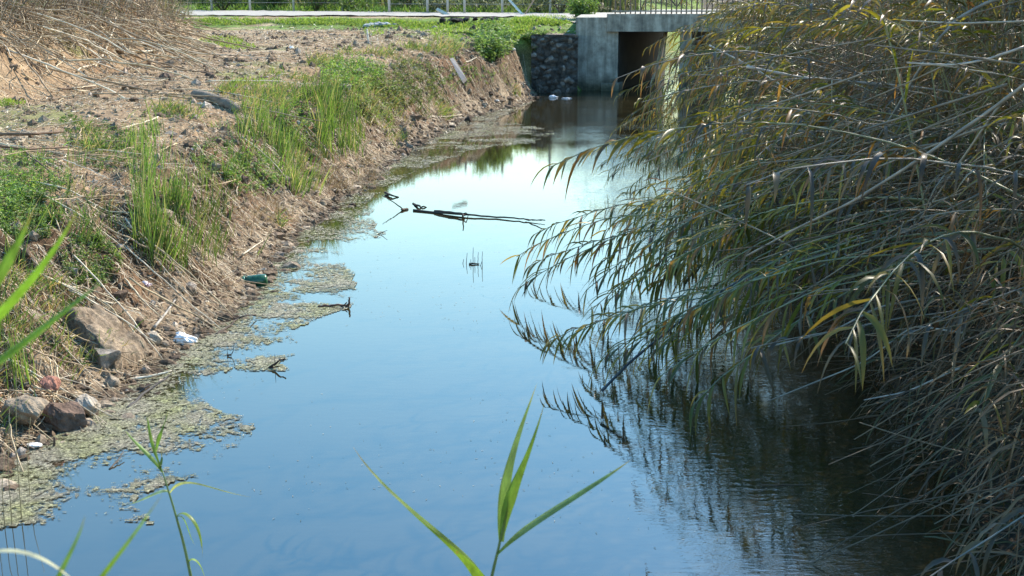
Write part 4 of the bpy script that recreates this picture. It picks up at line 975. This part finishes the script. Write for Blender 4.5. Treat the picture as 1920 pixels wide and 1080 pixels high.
for (y0, y1, s) in [(6.6, 12, .022), (12, 20, .035), (20, 36, .06)]:
    xs = np.arange(-5, 2.2, s); ys = np.arange(y0, y1, s * 1.6)
    X, Yg = np.meshgrid(xs, ys)
    Xc = X + .12 * fbm(X * 3, Yg * 3, 3, 201); Yc = Yg + .2 * fbm(X * 3 + 9, Yg * 3, 3, 202)
    ins = inside(Xc, Yc, poly) & (X > xl(Yg) - .12)
    holes = fbm(X * 1.6, Yg * 2.2, 5, 205)
    dsh = X - xl(Yg)
    cov = ss(holes, -.45, .15)
    cov = np.maximum(cov, .8 * (1 - ss(dsh, .1, .35))) * ins
    keep = cov > .08
    iy, ix = np.nonzero(keep); m = len(iy)
    if m == 0: continue
    Vx = np.stack([xs[ix], xs[ix] + s, xs[ix] + s, xs[ix]], 1); Vy = np.stack([ys[iy], ys[iy], ys[iy] + s * 1.6, ys[iy] + s * 1.6], 1)
    V = np.stack([Vx, Vy, .004 + .004 * vn(Vx * 9, Vy * 9, 7)], -1).reshape(-1, 3)
    th = (.38 + .18 * cov[iy, ix] - .07 * ss(ys[iy], 12, 15) + .05 * fbm(xs[ix] * 4, ys[iy] * 6, 3, 209))     # threshold: higher keeps more scum
    th = np.repeat(th, 4); C = np.stack([th, th, th], 1)
    a.add(V, np.arange(m * 4).reshape(-1, 4), None, C)
tag(a.build('algae', M_algae), 'yellow green algae scum floating along the left water edge', 'algae', kind='stuff')

a = Acc(); n = 2600; y = np.exp(rng.uniform(math.log(6.5), math.log(36), n)); x = xl(y) + (xr(y) - xl(y)) * rng.uniform(0, 1, n) ** 1.2
k = fbm(x * .8, y * .5, 3, 311) > .05; x = x[k]; y = y[k]; n = len(x)
ribbons(a, np.stack([x, y, np.full(n, .004)], 1), np.stack([rng.normal(0, 1, n), rng.normal(0, 1, n), np.zeros(n)], 1), rng.uniform(.006, .03, n) * (.6 + y / 25), rng.uniform(.004, .009, n) * (.6 + y / 25), 0, np.array([[.2, .17, .1], [.4, .36, .27], [.12, .12, .06]])[rng.integers(0, 3, n)], 2, roll=np.zeros(n), fold=0)
tag(a.build('floating_specks', M_dry), 'tiny leaf fragments floating on the water', 'fragments', kind='stuff')
# ------------------------------------------------------------------ reeds on the right bank
LIVE = np.array([[.13, .13, .025], [.18, .155, .03], [.24, .19, .045], [.32, .23, .07], [.09, .09, .025]])
OLD = np.array([[.18, .135, .085], [.13, .095, .065], [.24, .13, .06], [.11, .09, .07]])
def cane_shape(seed, L=4.0, a0=60, a1=-15, leafiness=1.0, dead=.25, side_sw=.15, start=.35):
    r = np.random.default_rng(seed); n = 16
    t = np.linspace(0, 1, n); ang = np.radians(a0 + (a1 - a0) * t ** 1.3) + r.normal(0, .03, n)
    sw = r.normal(0, .4)
    d = np.stack([np.cos(ang), np.sin(sw * t * 2) * .5, np.sin(ang)], 1); d = nrm(d)
    P = np.zeros((n, 3)); P[1:] = np.cumsum(d[:-1] * (L / (n - 1)), 0)
    rad = .0085 * (1 - .75 * t) + .001
    nl = int(36 * leafiness); tt = start + (1 - start) * ((np.arange(nl) + r.uniform(0, 1, nl)) / nl) ** .75
    k = np.clip((tt * (n - 1)).astype(int), 0, n - 2); f = (tt * (n - 1) - k)[:, None]
    B = P[k] * (1 - f) + P[k + 1] * f; D = d[k]
    sd = nrm(np.cross(D, [0, 0, 1.])); alt = np.where(np.arange(nl) % 2 == 0, 1, -1)[:, None]
    LD = D * .7 + sd * alt * r.uniform(.25, 1.0, (nl, 1)) + r.normal(0, .28, (nl, 3))
    Ln = r.uniform(.22, .48, nl) * (1 - .3 * (tt > .93)); w = r.uniform(.020, .038, nl)
    dm = r.uniform(0, 1, nl) < dead + (.35 * (tt < .55)); col = LIVE[r.integers(0, 5, nl)] * r.uniform(.8, 1.25, (nl, 1))
    col[dm] = OLD[r.integers(0, 4, dm.sum())] * r.uniform(.7, 1.2, (dm.sum(), 1))
    dr_ = r.uniform(.6, 2.2, nl) + 1.3 * dm
    return P, rad, (B, LD, Ln, w, dr_, col), r
def cane_meshes(seed, **k):
    scol = k.pop('scol', (.2, .2, .11))
    P, rad, (B, LD, Ln, w, dr_, col), r = cane_shape(seed, **k)
    a = Acc(); tube(a, P, rad * (1 + .15 * (np.arange(len(P)) % 2)), np.asarray(scol)[None] * (1 + .25 * np.sin(np.arange(len(P)) * 2.1))[:, None], 5, False)
    f = Acc(); ribbons(f, B, LD, Ln, w, dr_, col, 5, fold=.22, tipcol=col * [1.25, .95, .8])
    return a.mesh('stem', M_stem), f.mesh('leaves', M_leaf), a, f, float(P[:, 0].max()), P
kinds = {'live': [cane_meshes(300 + i, L=3.4 + .25 * (i % 5), a0=34 - 6 * (i % 4), a1=-30 - 6 * (i % 3), dead=.25, start=.45) for i in range(8)],
         'tall': [cane_meshes(320 + i, L=4.2 + .3 * i, a0=86 - 2 * i, a1=58, dead=.15, start=.3, leafiness=1.3) for i in range(5)],
         'dead': [cane_meshes(340 + i, L=3.0 + .3 * i, a0=40 - 12 * (i % 4), a1=-14 - 6 * (i % 3), dead=.95, start=.2, leafiness=.8, scol=(.24, .20, .155)) for i in range(6)]}
def put_cane(kind, i, loc, rz, s, label, group, pitch=0, roll=0):
    sm, lm = kinds[kind][i][:2]
    t = empty('reed_cane', loc, rz, label, 'reed', group); t.rotation_euler = (roll, pitch, rz); t.scale = (s, s, s)
    for nm, me in (('stem', sm), ('leaves', lm)):
        o = bpy.data.objects.new(nm, me); COL.objects.link(o); o.parent = t
    return t
r = np.random.default_rng(11)
zones = [ # y range, root offset range, count, label, group
    (7.2, 9.5, .3, 1.5, 14, 'dead', 'overhanging cane of the nearest part of the right bank thicket', 'canes at the nearest right bank'),
    (10.0, 12.5, .5, 2.2, 34, 'live', 'leafy cane arching low over the dark water halfway down the right bank', 'canes arching over the dark water'),
    (12.5, 18, .2, 2.2, 40, 'live', 'leafy cane drooping over the open water in the middle of the right bank', 'canes drooping over the open water'),
    (18, 26, -.3, 2.4, 44, 'live', 'yellow green cane leaning over the water before the bridge', 'canes leaning before the bridge'),
    (26, 36, -.2, 3.0, 34, 'live', 'far cane beside the bridge on the right', 'far canes beside the bridge')]
for (y0, y1, o0, o1, n, kd, lb, gp) in zones:
    for i in range(n):
        y = r.uniform(y0, y1); x = float(xr(y)) + r.uniform(o0, o1); z = max(-.05, float(gz(x, y, False))) - .03
        k = 'dead' if r.uniform() < (.35 if y < 12.5 else .15) else kd
        rz = math.pi + r.normal(.15, .6); s = r.uniform(.72, 1.05) * (1.0 if y < 26 else 1.15)
        if y < 9.5: s *= .75
        ki = int(r.integers(0, len(kinds[k]))); reach = kinds[k][ki][4] * s * math.cos(rz - math.pi)
        yt = y + kinds[k][ki][4] * s * math.sin(rz)
        lim = (np.interp(yt, [7, 9, 11, 12.5, 15, 19, 23, 27, 36], [1760, 1480, 1330, 1270, 1270, 1290, 1310, 1320, 1320]) - 960) / FPX * yt + r.exponential(.35) + .12
        P_ = kinds[k][ki][5] * s; PX = P_[:, 0] * math.cos(rz); PY = y + P_[:, 0] * math.sin(rz); PZ = P_[:, 2] + max(0, z)
        hi = (np.interp(PZ, [.4, 1.0, 1.8, 2.6], [-400, 215, 300, 370]) + (60 if y > 13 else -20)) / FPX * PY
        need = max(lim - (x - reach), float((hi - (x + PX)).max()) + r.uniform(0, .3))
        if need > 0: x += need; z = float(gz(x, y, False)) - .03
        if PY.min() < 8.3 and (x + PX[-1]) / PY[-1] * FPX < 830: continue
        put_cane(k, ki, (x, y, z), rz, s, lb if k != 'dead' else lb.replace('leafy', 'withered').replace('yellow green', 'withered').replace('overhanging cane', 'withered bent cane').replace('far cane', 'withered far cane'), gp if k != 'dead' else 'withered ' + gp, r.normal(0, .10) - (.6 if (x + PX[-1] > 400 / FPX * PY[-1] and PZ[-1] < 1.1 and y < 14) else 0), r.normal(0, .35))
for i in range(44):
    y = r.uniform(9, 30); x = float(xr(y)) + r.uniform(.3, 3.2); z = float(gz(x, y, False)) - .03
    put_cane('tall', int(r.integers(0, 5)), (x, y, z), math.pi + r.normal(0, .8), r.uniform(.8, 1.15), 'tall upright cane rising above the right bank thicket', 'tall canes above the thicket', r.normal(0, .06))
def aim_cane(kind, i, tip, rz, s, label, group):
    P = kinds[kind][i][5] * s; tx, tz = float(P[-1, 0]), float(P[-1, 2]); L_ = math.hypot(tx, tz)
    x = tip[0] - math.cos(rz) * tx; y = tip[1] - math.sin(rz) * tx; z = max(0, float(gz(x, y, False))) - .03
    want = math.asin(max(-.95, min(.95, (tip[2] - z) / L_))); pitch = math.atan2(tz, tx) - want
    hx = L_ * math.cos(want); x = tip[0] - math.cos(rz) * hx; y = tip[1] - math.sin(rz) * hx
    put_cane(kind, i, (x, y, z), rz, s, label, group, pitch)
far_t = [(1145, 235, 26), (1165, 255, 25), (1195, 245, 25), (1225, 230, 26), (1110, 312, 19.5), (1135, 325, 19), (1180, 300, 20), (1215, 285, 20.5), (1240, 300, 19), (1250, 215, 27), (1200, 330, 18.5), (1260, 270, 21), (1315, 170, 26), (1318, 110, 26), (1335, 60, 25), (1345, 130, 24), (1310, 215, 24), (1310, 20, 24), (1340, 5, 24), (1370, 15, 24), (1410, 10, 23), (1450, 20, 23), (1490, 10, 22), (1430, 60, 23), (1500, 60, 21), (1320, 35, 25), (1390, 40, 23.5), (1540, 15, 21), (1350, 30, 24), (1330, 190, 22), (1270, 330, 17.5), (1380, 80, 22), (1400, 140, 21)]
near_t = [(962, 490, 12.4), (985, 520, 12.2), (1012, 470, 12.8), (1040, 600, 10.4), (1060, 560, 10.8), (1080, 520, 11.2), (1112, 590, 10.3), (1168, 640, 9.6), (1195, 620, 9.9), (1250, 690, 9.1), (1290, 690, 9.3), (1120, 430, 12.5), (1090, 400, 13.5), (1150, 540, 10.9), (1225, 600, 10.2), (1035, 415, 14.5), (1300, 560, 10.4), (1180, 480, 11.6), (1240, 420, 13), (1265, 640, 9.8), (1140, 470, 12.0), (1210, 540, 10.8), (1280, 500, 11.2), (1330, 440, 12), (1180, 400, 14), (1230, 470, 12)]
for (px, py, yy_) in far_t:
    for q in range(2):
        aim_cane('live', int(r.choice([2, 3, 6, 7])), AT(px + abs(r.normal(0, 10)), py + r.normal(0, 6), yy_ + r.normal(0, .3)), math.pi + r.normal(.1, .25), r.uniform(.7, .95), 'olive cane with its leafy tip hanging near the water in front of the bridge', 'leafy cane tips in front of the bridge')
for (px, py, yy_) in near_t:
    for q in range(1 if px < 1120 else 2):
        aim_cane('live', int(r.choice([2, 3, 6, 7])), AT(px + r.normal(0, 9) * q, py + r.normal(0, 8) * q, yy_ + r.normal(0, .2) * q), math.pi - .25 + r.normal(0, .22), r.uniform(.85, 1.15), 'leafy cane of the big bundle that reaches farthest over the bright water', 'canes of the bundle over the bright water')
# thicket behind: mass of canes, stems and hanging dead leaves
st = Acc(); lf = Acc()
def merge(dst, src, M, tint=1.0):
    off_ = dst.n
    for V, C in zip(src.V, src.C):
        dst.V.append(V @ M[:3, :3].T + M[:3, 3]); dst.C.append(C * tint)
    for q in src.Q: dst.Q.append(q + off_)
    for q in src.T: dst.T.append(q + off_)
    dst.n += src.n
for i in range(110):
    y = math.exp(r.uniform(math.log(10.5), math.log(30))); x = float(xr(y)) + r.uniform(1.2, 2.6); z = float(gz(x, y, False)) - .05
    k = ['tall', 'dead', 'live'][int(r.choice(3, p=[.75, .15, .10]))]; j = int(r.integers(0, len(kinds[k]))); s = r.uniform(.7, 1.1)
    M = np.array(Matrix.Translation((x, y, z)) @ Matrix.Rotation(math.pi + r.normal(0, .9), 4, 'Z') @ Matrix.Scale(s, 4))
    merge(st, kinds[k][j][2], M, .9); merge(lf, kinds[k][j][3], M, r.uniform(.75, 1.05))
# low dead leaves hanging over the bank
n = 15000; y = np.exp(r.uniform(math.log(5.6), math.log(30), n)); x = xr(y) + r.uniform(-.25, 2.4, n); z = np.maximum(gz(x, y, False), 0) + r.uniform(0, 1, n) ** 1.3 * 1.5
D = np.stack([-.6 + r.normal(0, .6, n), r.normal(-.2, .6, n), r.normal(-.1, .5, n)], 1)
ribbons(lf, np.stack([x, y, z], 1), D, r.uniform(.18, .5, n), r.uniform(.008, .02, n), r.uniform(.6, 2.0, n), np.array([[.16, .088, .042], [.12, .068, .034], [.21, .125, .06], [.08, .07, .025]])[r.integers(0, 4, n)] * r.uniform(.7, 1.2, (n, 1)), 4)
n = 1500; y = np.exp(r.uniform(math.log(5.8), math.log(30), n)); x = xr(y) + r.uniform(-.1, 2.6, n); A_ = np.stack([x, y, np.maximum(gz(x, y, False), 0) + r.uniform(0, 1.5, n)], 1)
D = nrm(np.stack([-1 + r.normal(0, .3, n), r.normal(-.25, .5, n), r.normal(-.45, .35, n)], 1)); L_ = r.uniform(.3, 1.4, n); B_ = A_ + D * L_[:, None]; B_[:, 2] = np.maximum(B_[:, 2], .01)
sticks(st, A_, B_, r.uniform(.002, .006, n), np.array([[.16, .105, .06], [.20, .14, .08], [.11, .07, .038]])[r.integers(0, 3, n)], .05, 4, 4)
n = 240; y = np.exp(r.uniform(math.log(7.2), math.log(30), n)); x = xr(y) + r.uniform(.3, 3.2, n); A_ = np.stack([x, y, np.maximum(gz(x, y, False), 0) + r.uniform(.1, 2.2, n)], 1)
D = nrm(np.stack([-1 + r.normal(0, .15, n), r.normal(-.1, .3, n), r.uniform(-.65, .05, n)], 1)); L_ = r.uniform(1.0, 2.6, n) * np.where(y < 9, .5, 1)
L_ = np.minimum(L_, (A_[:, 2] - .03) / np.maximum(-D[:, 2], .05)); B_ = A_ + D * L_[:, None]
B_[:, 0] = np.maximum(B_[:, 0], 290 / FPX * B_[:, 1])
sticks(st, A_, B_, r.uniform(.003, .007, n), np.array([[.17, .12, .075], [.21, .15, .09], [.12, .08, .045]])[r.integers(0, 3, n)], .10, 5, 6)
tk = empty('reed_thicket', (5, 15, 0), 0, 'dense dark thicket of dead leaves and stems covering the right bank', 'thicket'); tk['kind'] = 'stuff'
chunk = []
for c in range(3):
    cs = Acc(); cf = Acc()
    for i in range(60):
        k = ['tall', 'dead', 'live'][int(r.choice(3, p=[.6, .15, .25]))]; j = int(r.integers(0, len(kinds[k]))); s = r.uniform(.8, 1.15)
        M = np.array(Matrix.Translation((r.uniform(-1.3, 1.3), r.uniform(-1.5, 1.5), 0)) @ Matrix.Rotation(r.uniform(0, 6.28), 4, 'Z') @ Matrix.Rotation(r.normal(0, .08), 4, 'Y') @ Matrix.Scale(s, 4))
        merge(cs, kinds[k][j][2], M, .8); merge(cf, kinds[k][j][3], M, r.uniform(.75, 1.0))
    chunk.append((cs.mesh('cane_mass', M_stem), cf.mesh('leaf_mass', M_leaf)))
for i in range(22):
    y = [6.5, 8.5, 10.5, 13, 15.5, 18, 21, 24, 27.5, 31, 35][i // 2] + r.normal(0, .3); x = float(xr(y)) + (2.5 if i % 2 == 0 else 5.1) + r.normal(0, .2); z = float(gz(x, y, False)) - .06
    an = r.uniform(0, 6.28); s = r.uniform(.95, 1.12)
    for q in (0, 1):
        o = bpy.data.objects.new(('cane_mass', 'leaf_mass')[q], chunk[i % 3][q]); COL.objects.link(o); o.parent = tk; o['kind'] = 'stuff'
        o.location = (x - 5, y - 15, z); o.rotation_euler = (0, 0, an); o.scale = (s, s, s)
for i, (x, y, s) in enumerate([(3.6, 52.5, .5), (4.2, 56.0, .55), (9.8, 84, .7), (17.5, 48.5, .55), (15.0, 44.0, .5), (11.5, 86.0, .8), (1.8, 53, .5)]):
    z = float(gz(x, y, False)) - .06
    for q in (0, 1):
        o = bpy.data.objects.new(('cane_mass', 'leaf_mass')[q], chunk[i % 3][q]); COL.objects.link(o); o.parent = tk; o['kind'] = 'stuff'
        o.location = (x - 5, y - 15, z); o.rotation_euler = (0, 0, i * 1.1); o.scale = (s * 1.3, s * 1.3, s)
for nm, ac, mt in (('stems', st, M_stem), ('dead_leaves', lf, M_dry)):
    ac.V = [v - np.array([5, 15, 0]) for v in ac.V]; o = ac.build(nm, mt, tk); o['kind'] = 'stuff'
# dominant bare canes
def hero(pts, r_, col, label):
    return cane_line([AT(*p) for p in pts], r_, col, 'bare_cane', label, mat=M_stem, sides=8)
GR = (.24, .2, .16)
hero([(1900, -10, 10), (1850, 5, 10.1), (1795, 35, 10.2), (1755, 80, 10.3), (1715, 145, 10.5), (1665, 230, 10.8), (1610, 315, 11)], .015, (.2, .2, .2), 'grey bare cane curving down from the top right corner')
hero([(1960, 130, 7.6), (1860, 205, 7.8), (1730, 295, 8.0), (1600, 378, 8.3), (1500, 425, 8.6), (1400, 480, 9.0)], .012, (.24, .2, .165), 'thick pale grey cane slanting across the thicket from the right edge')
hero([(1760, 555, 8.6), (1650, 575, 8.5), (1560, 622, 8.3), (1440, 650, 8.2)], .009, (.30, .25, .2), 'thin pale cane lying low over the dark water')
hero([(1400, 125, 12), (1500, 145, 12), (1620, 155, 12), (1720, 163, 12), (1860, 185, 12)], .012, (.42, .36, .32), 'straight thin cane crossing the upper thicket')
hero([(1330, 85, 14), (1420, 130, 13.5), (1560, 225, 12.8), (1640, 238, 12.5)], .008, (.33, .3, .26), 'thin cane drooping behind the straight one')
hero([(1810, 625, 7.6), (1712, 610, 7.9), (1620, 680, 8.0), (1440, 752, 8.3)], .007, (.28, .24, .2), 'long thin cane reaching down to the water in the shade')
hero([(1800, 690, 7.3), (1700, 735, 7.6), (1620, 750, 7.8)], .006, (.36, .31, .27), 'short thin cane touching the shaded water')
hero([(1128, 733, 8.9), (1180, 680, 9.0), (1240, 630, 9.2), (1330, 560, 9.6), (1480, 470, 10)], .011, (.06, .065, .07), 'dark bare cane tip pointing down to the blue water')
hero([(1920, 88, 9), (1850, 112, 9), (1790, 122, 9.1), (1700, 118, 9.2)], .010, (.45, .38, .33), 'shiny curved cane near the top right edge')
hero([(1920, 895, 6.6), (1860, 940, 6.8), (1800, 975, 7.0)], .010, (.2, .17, .14), 'dim cane poking to the water at the lower right edge')
hero([(1560, 150, 11), (1558, 300, 11), (1570, 420, 11)], .005, (.3, .27, .2), 'hair thin vertical stem in the thicket')
hero([(1930, 40, 9.3), (1800, 44, 9.3), (1690, 38, 9.5)], .008, (.42, .36, .3), 'thin bleached cane at the very top right')
hero([(1180, 640, 9.1), (1200, 610, 9.2), (1230, 580, 9.3)], .004, (.1, .09, .06), 'little curved tip under the low leaves')

r2 = np.random.default_rng(77)
for i in range(34):
    px = r2.uniform(1560, 1930); py = r2.uniform(60, 560); d_ = np.interp(px, [1500, 1930], [11, 8.2]) + r2.uniform(-.6, .6)
    sl_ = r2.normal(.32, .28); Ls = r2.uniform(180, 420); sg = r2.normal(0, 12)
    if i % 6 == 0: sl_ = r2.uniform(1.2, 2.5); Ls = r2.uniform(80, 160)
    q = (px - Ls, py + sl_ * Ls)
    if q[1] > 640: q = (q[0], 640)
    o = hero([(px, py, d_), ((px + q[0]) / 2, (py + q[1]) / 2 + sg, d_ + .3), (*q, d_ + .7)], r2.uniform(.004, .0095), tuple(np.array([.23, .18, .13]) * r2.uniform(.6, 1.35)), 'bare jointed cane crossing the shaded face of the right bank thicket')
    o['group'] = 'bare canes across the thicket face'
for k, (pa, pb) in enumerate([((1247, 58), (1224, 152)), ((1241, 70), (1219, 160)), ((1250, 60), (1233, 150))]):
    hero([(*pa, 39.2), ((pa[0] + pb[0]) / 2 + 3, (pa[1] + pb[1]) / 2, 39), (*pb, 38.8)], .03, (.5, .42, .3), ['pale cane leaning in the bridge opening, the one nearest the pier', 'pale cane leaning lowest in the bridge opening', 'pale cane leaning behind the other two in the bridge opening'][k])
# ------------------------------------------------------------------ near shoots
def blade(f, pts, w, col, roll=0.3, K=18, fold=.35):
    pts = np.asarray(pts, float); t = np.linspace(0, 1, K + 1); m = len(pts)
    # smooth curve through the points
    P = np.zeros((K + 1, 3))
    for c in range(3):
        co = np.polyfit(np.linspace(0, 1, m), pts[:, c], min(m - 1, 3)); P[:, c] = np.polyval(co, t)
    tg = nrm(np.gradient(P, axis=0)); vw = nrm(np.array([0, 0, CAMZ]) - P)
    s1 = nrm(np.cross(tg, vw)); s2 = np.cross(s1, tg); sd = s1 * math.cos(roll) + s2 * math.sin(roll); nn = np.cross(sd, tg)
    hw = (w * .5 * (.3 + .7 * np.minimum(t / .25, 1)) * (1 - t ** 2.5))[:, None]; hw[-1] = w * .01
    V = np.stack([P - sd * hw, P - sd * hw * .5 + nn * hw * fold * .6, P + nn * hw * fold * 1.2, P + sd * hw * .5 + nn * hw * fold * .6, P + sd * hw], 1).reshape(-1, 3)
    i = (np.arange(K) * 5)[:, None]; Q = np.concatenate([i + np.array([j, j + 1, j + 6, j + 5]) for j in range(4)])
    C = np.repeat(np.asarray(col)[None], (K + 1) * 5, 0).reshape(K + 1, 5, 3).copy(); C[:, 2] *= 1.3; C *= (1 + .12 * np.sin(t * 23))[:, None, None]; tf = ss(t, .82, 1)[:, None, None]; C = C * (1 - tf) + np.array([.28, .22, .09]) * tf
    f.add(V, Q, None, C.reshape(-1, 3))
def shoot(name, label, stem, blades, cat='reed'):
    o0 = np.asarray(stem[0]); t = empty(name, o0, 0, label, cat)
    a = Acc(); pts = np.asarray(stem) - o0; n = 24; tt = np.linspace(0, len(pts) - 1, n); k = np.clip(tt.astype(int), 0, len(pts) - 2); f = (tt - k)[:, None]; P = pts[k] * (1 - f) + pts[k + 1] * f
    for _ in range(3): P[1:-1] = (P[:-2] + 2 * P[1:-1] + P[2:]) / 4
    tube(a, P, np.linspace(.006, .0022, n), (.10, .16, .06), 8); a.build('stem', M_stem, t)
    for (pts, w, col, roll) in blades:
        f = Acc(); blade(f, np.asarray(pts) - o0, w, col, roll); f.build('leaf', M_near, t)
    return t
d0 = 2.9
shoot('reed_shoot', 'green reed shoot with four spread leaves at the bottom centre over the water', [AT(895, 1300, d0 - .1), AT(905, 1180, d0), AT(922, 1080, d0), AT(938, 1015, d0), AT(945, 960, d0)],
      [([AT(932, 1042, d0), AT(1000, 985, d0 - .02), AT(1090, 925, d0 - .03), AT(1183, 862, d0)], .054, (0.098, 0.165, 0.040), .1),
       ([AT(940, 1015, d0), AT(950, 900, d0 + .02), AT(975, 810, d0 + .04), AT(1007, 718, d0 + .05)], .050, (0.083, 0.135, 0.044), .3),
       ([AT(940, 1010, d0), AT(962, 920, d0 - .02), AT(990, 850, d0 - .03), AT(1022, 752, d0 - .03)], .044, (0.128, 0.203, 0.048), .5),
       ([AT(906, 1120, d0), AT(872, 1050, d0 - .03), AT(770, 960, d0 - .05), AT(662, 838, d0 - .02)], .062, (0.135, 0.225, 0.040), -.4)])
d1 = 3.4
shoot('reed_shoot', 'slender reed shoot with short leaves standing at the lower left over the algae', [AT(385, 1300, d1), AT(366, 1120, d1), AT(345, 1020, d1), AT(325, 950, d1), AT(305, 885, d1)],
      [([AT(304, 885, d1), AT(280, 855, d1), AT(255, 830, d1), AT(232, 803, d1)], .016, (.12, .2, .05), .4), ([AT(302, 882, d1), AT(301, 870, d1), AT(303, 862, d1), AT(302, 846, d1)], .02, (.08, .13, .04), .3),
       ([AT(293, 845, d1 + .02), AT(300, 815, d1), AT(308, 795, d1), AT(315, 768, d1)], .014, (.10, .17, .05), .4), ([AT(305, 885, d1), AT(285, 830, d1), AT(279, 800, d1), AT(274, 778, d1)], .012, (.2, .3, .07), .6),
       ([AT(318, 925, d1), AT(350, 905, d1 - .04), AT(400, 915, d1 - .06), AT(470, 932, d1 - .08)], .012, (.36, .38, .25), .9), ([AT(318, 925, d1), AT(300, 922, d1), AT(270, 935, d1), AT(236, 947, d1)], .010, (.3, .36, .2), .7),
       ([AT(330, 970, d1), AT(350, 965, d1), AT(370, 990, d1 - .02), AT(380, 1045, d1 - .03)], .022, (.22, .32, .05), .3), ([AT(330, 970, d1), AT(345, 975, d1), AT(355, 1000, d1), AT(366, 1022, d1)], .013, (.16, .26, .05), .5),
       ([AT(352, 1055, d1), AT(362, 1050, d1), AT(374, 1060, d1), AT(386, 1090, d1)], .022, (.22, .34, .06), .4)])
d2 = 1.25
g1 = (.20, .34, .05); g2 = (.13, .22, .05)
shoot('reed_shoot', 'blurred bright green reed leaves crossing the left edge close to the viewer', [AT(-230, 1400, d2), AT(-200, 1100, d2), AT(-130, 850, d2), AT(-90, 720, d2)],
      [([AT(-90, 700, d2), AT(-10, 600, d2), AT(70, 510, d2), AT(150, 385, d2)], .026, g1, .3), ([AT(-110, 740, d2), AT(-20, 690, d2), AT(100, 600, d2), AT(205, 518, d2)], .022, g1, -.4),
       ([AT(-90, 640, d2 + .1), AT(-30, 560, d2 + .1), AT(20, 480, d2 + .1), AT(60, 400, d2 + .1)], .018, g2, .9)])
shoot('reed_shoot', 'blurred dark green reed leaves rising from the lower left corner close to the viewer', [AT(100, 1500, d2), AT(110, 1300, d2), AT(100, 1180, d2)],
      [([AT(95, 1200, d2), AT(100, 1110, d2), AT(130, 1040, d2), AT(160, 965, d2)], .016, g2, .3), ([AT(100, 1220, d2), AT(170, 1110, d2), AT(230, 1030, d2), AT(305, 925, d2)], .013, g1, .5),
       ([AT(-60, 1050, d2), AT(20, 1035, d2), AT(90, 1055, d2), AT(160, 1110, d2)], .016, (.50, .50, .36), .4)])
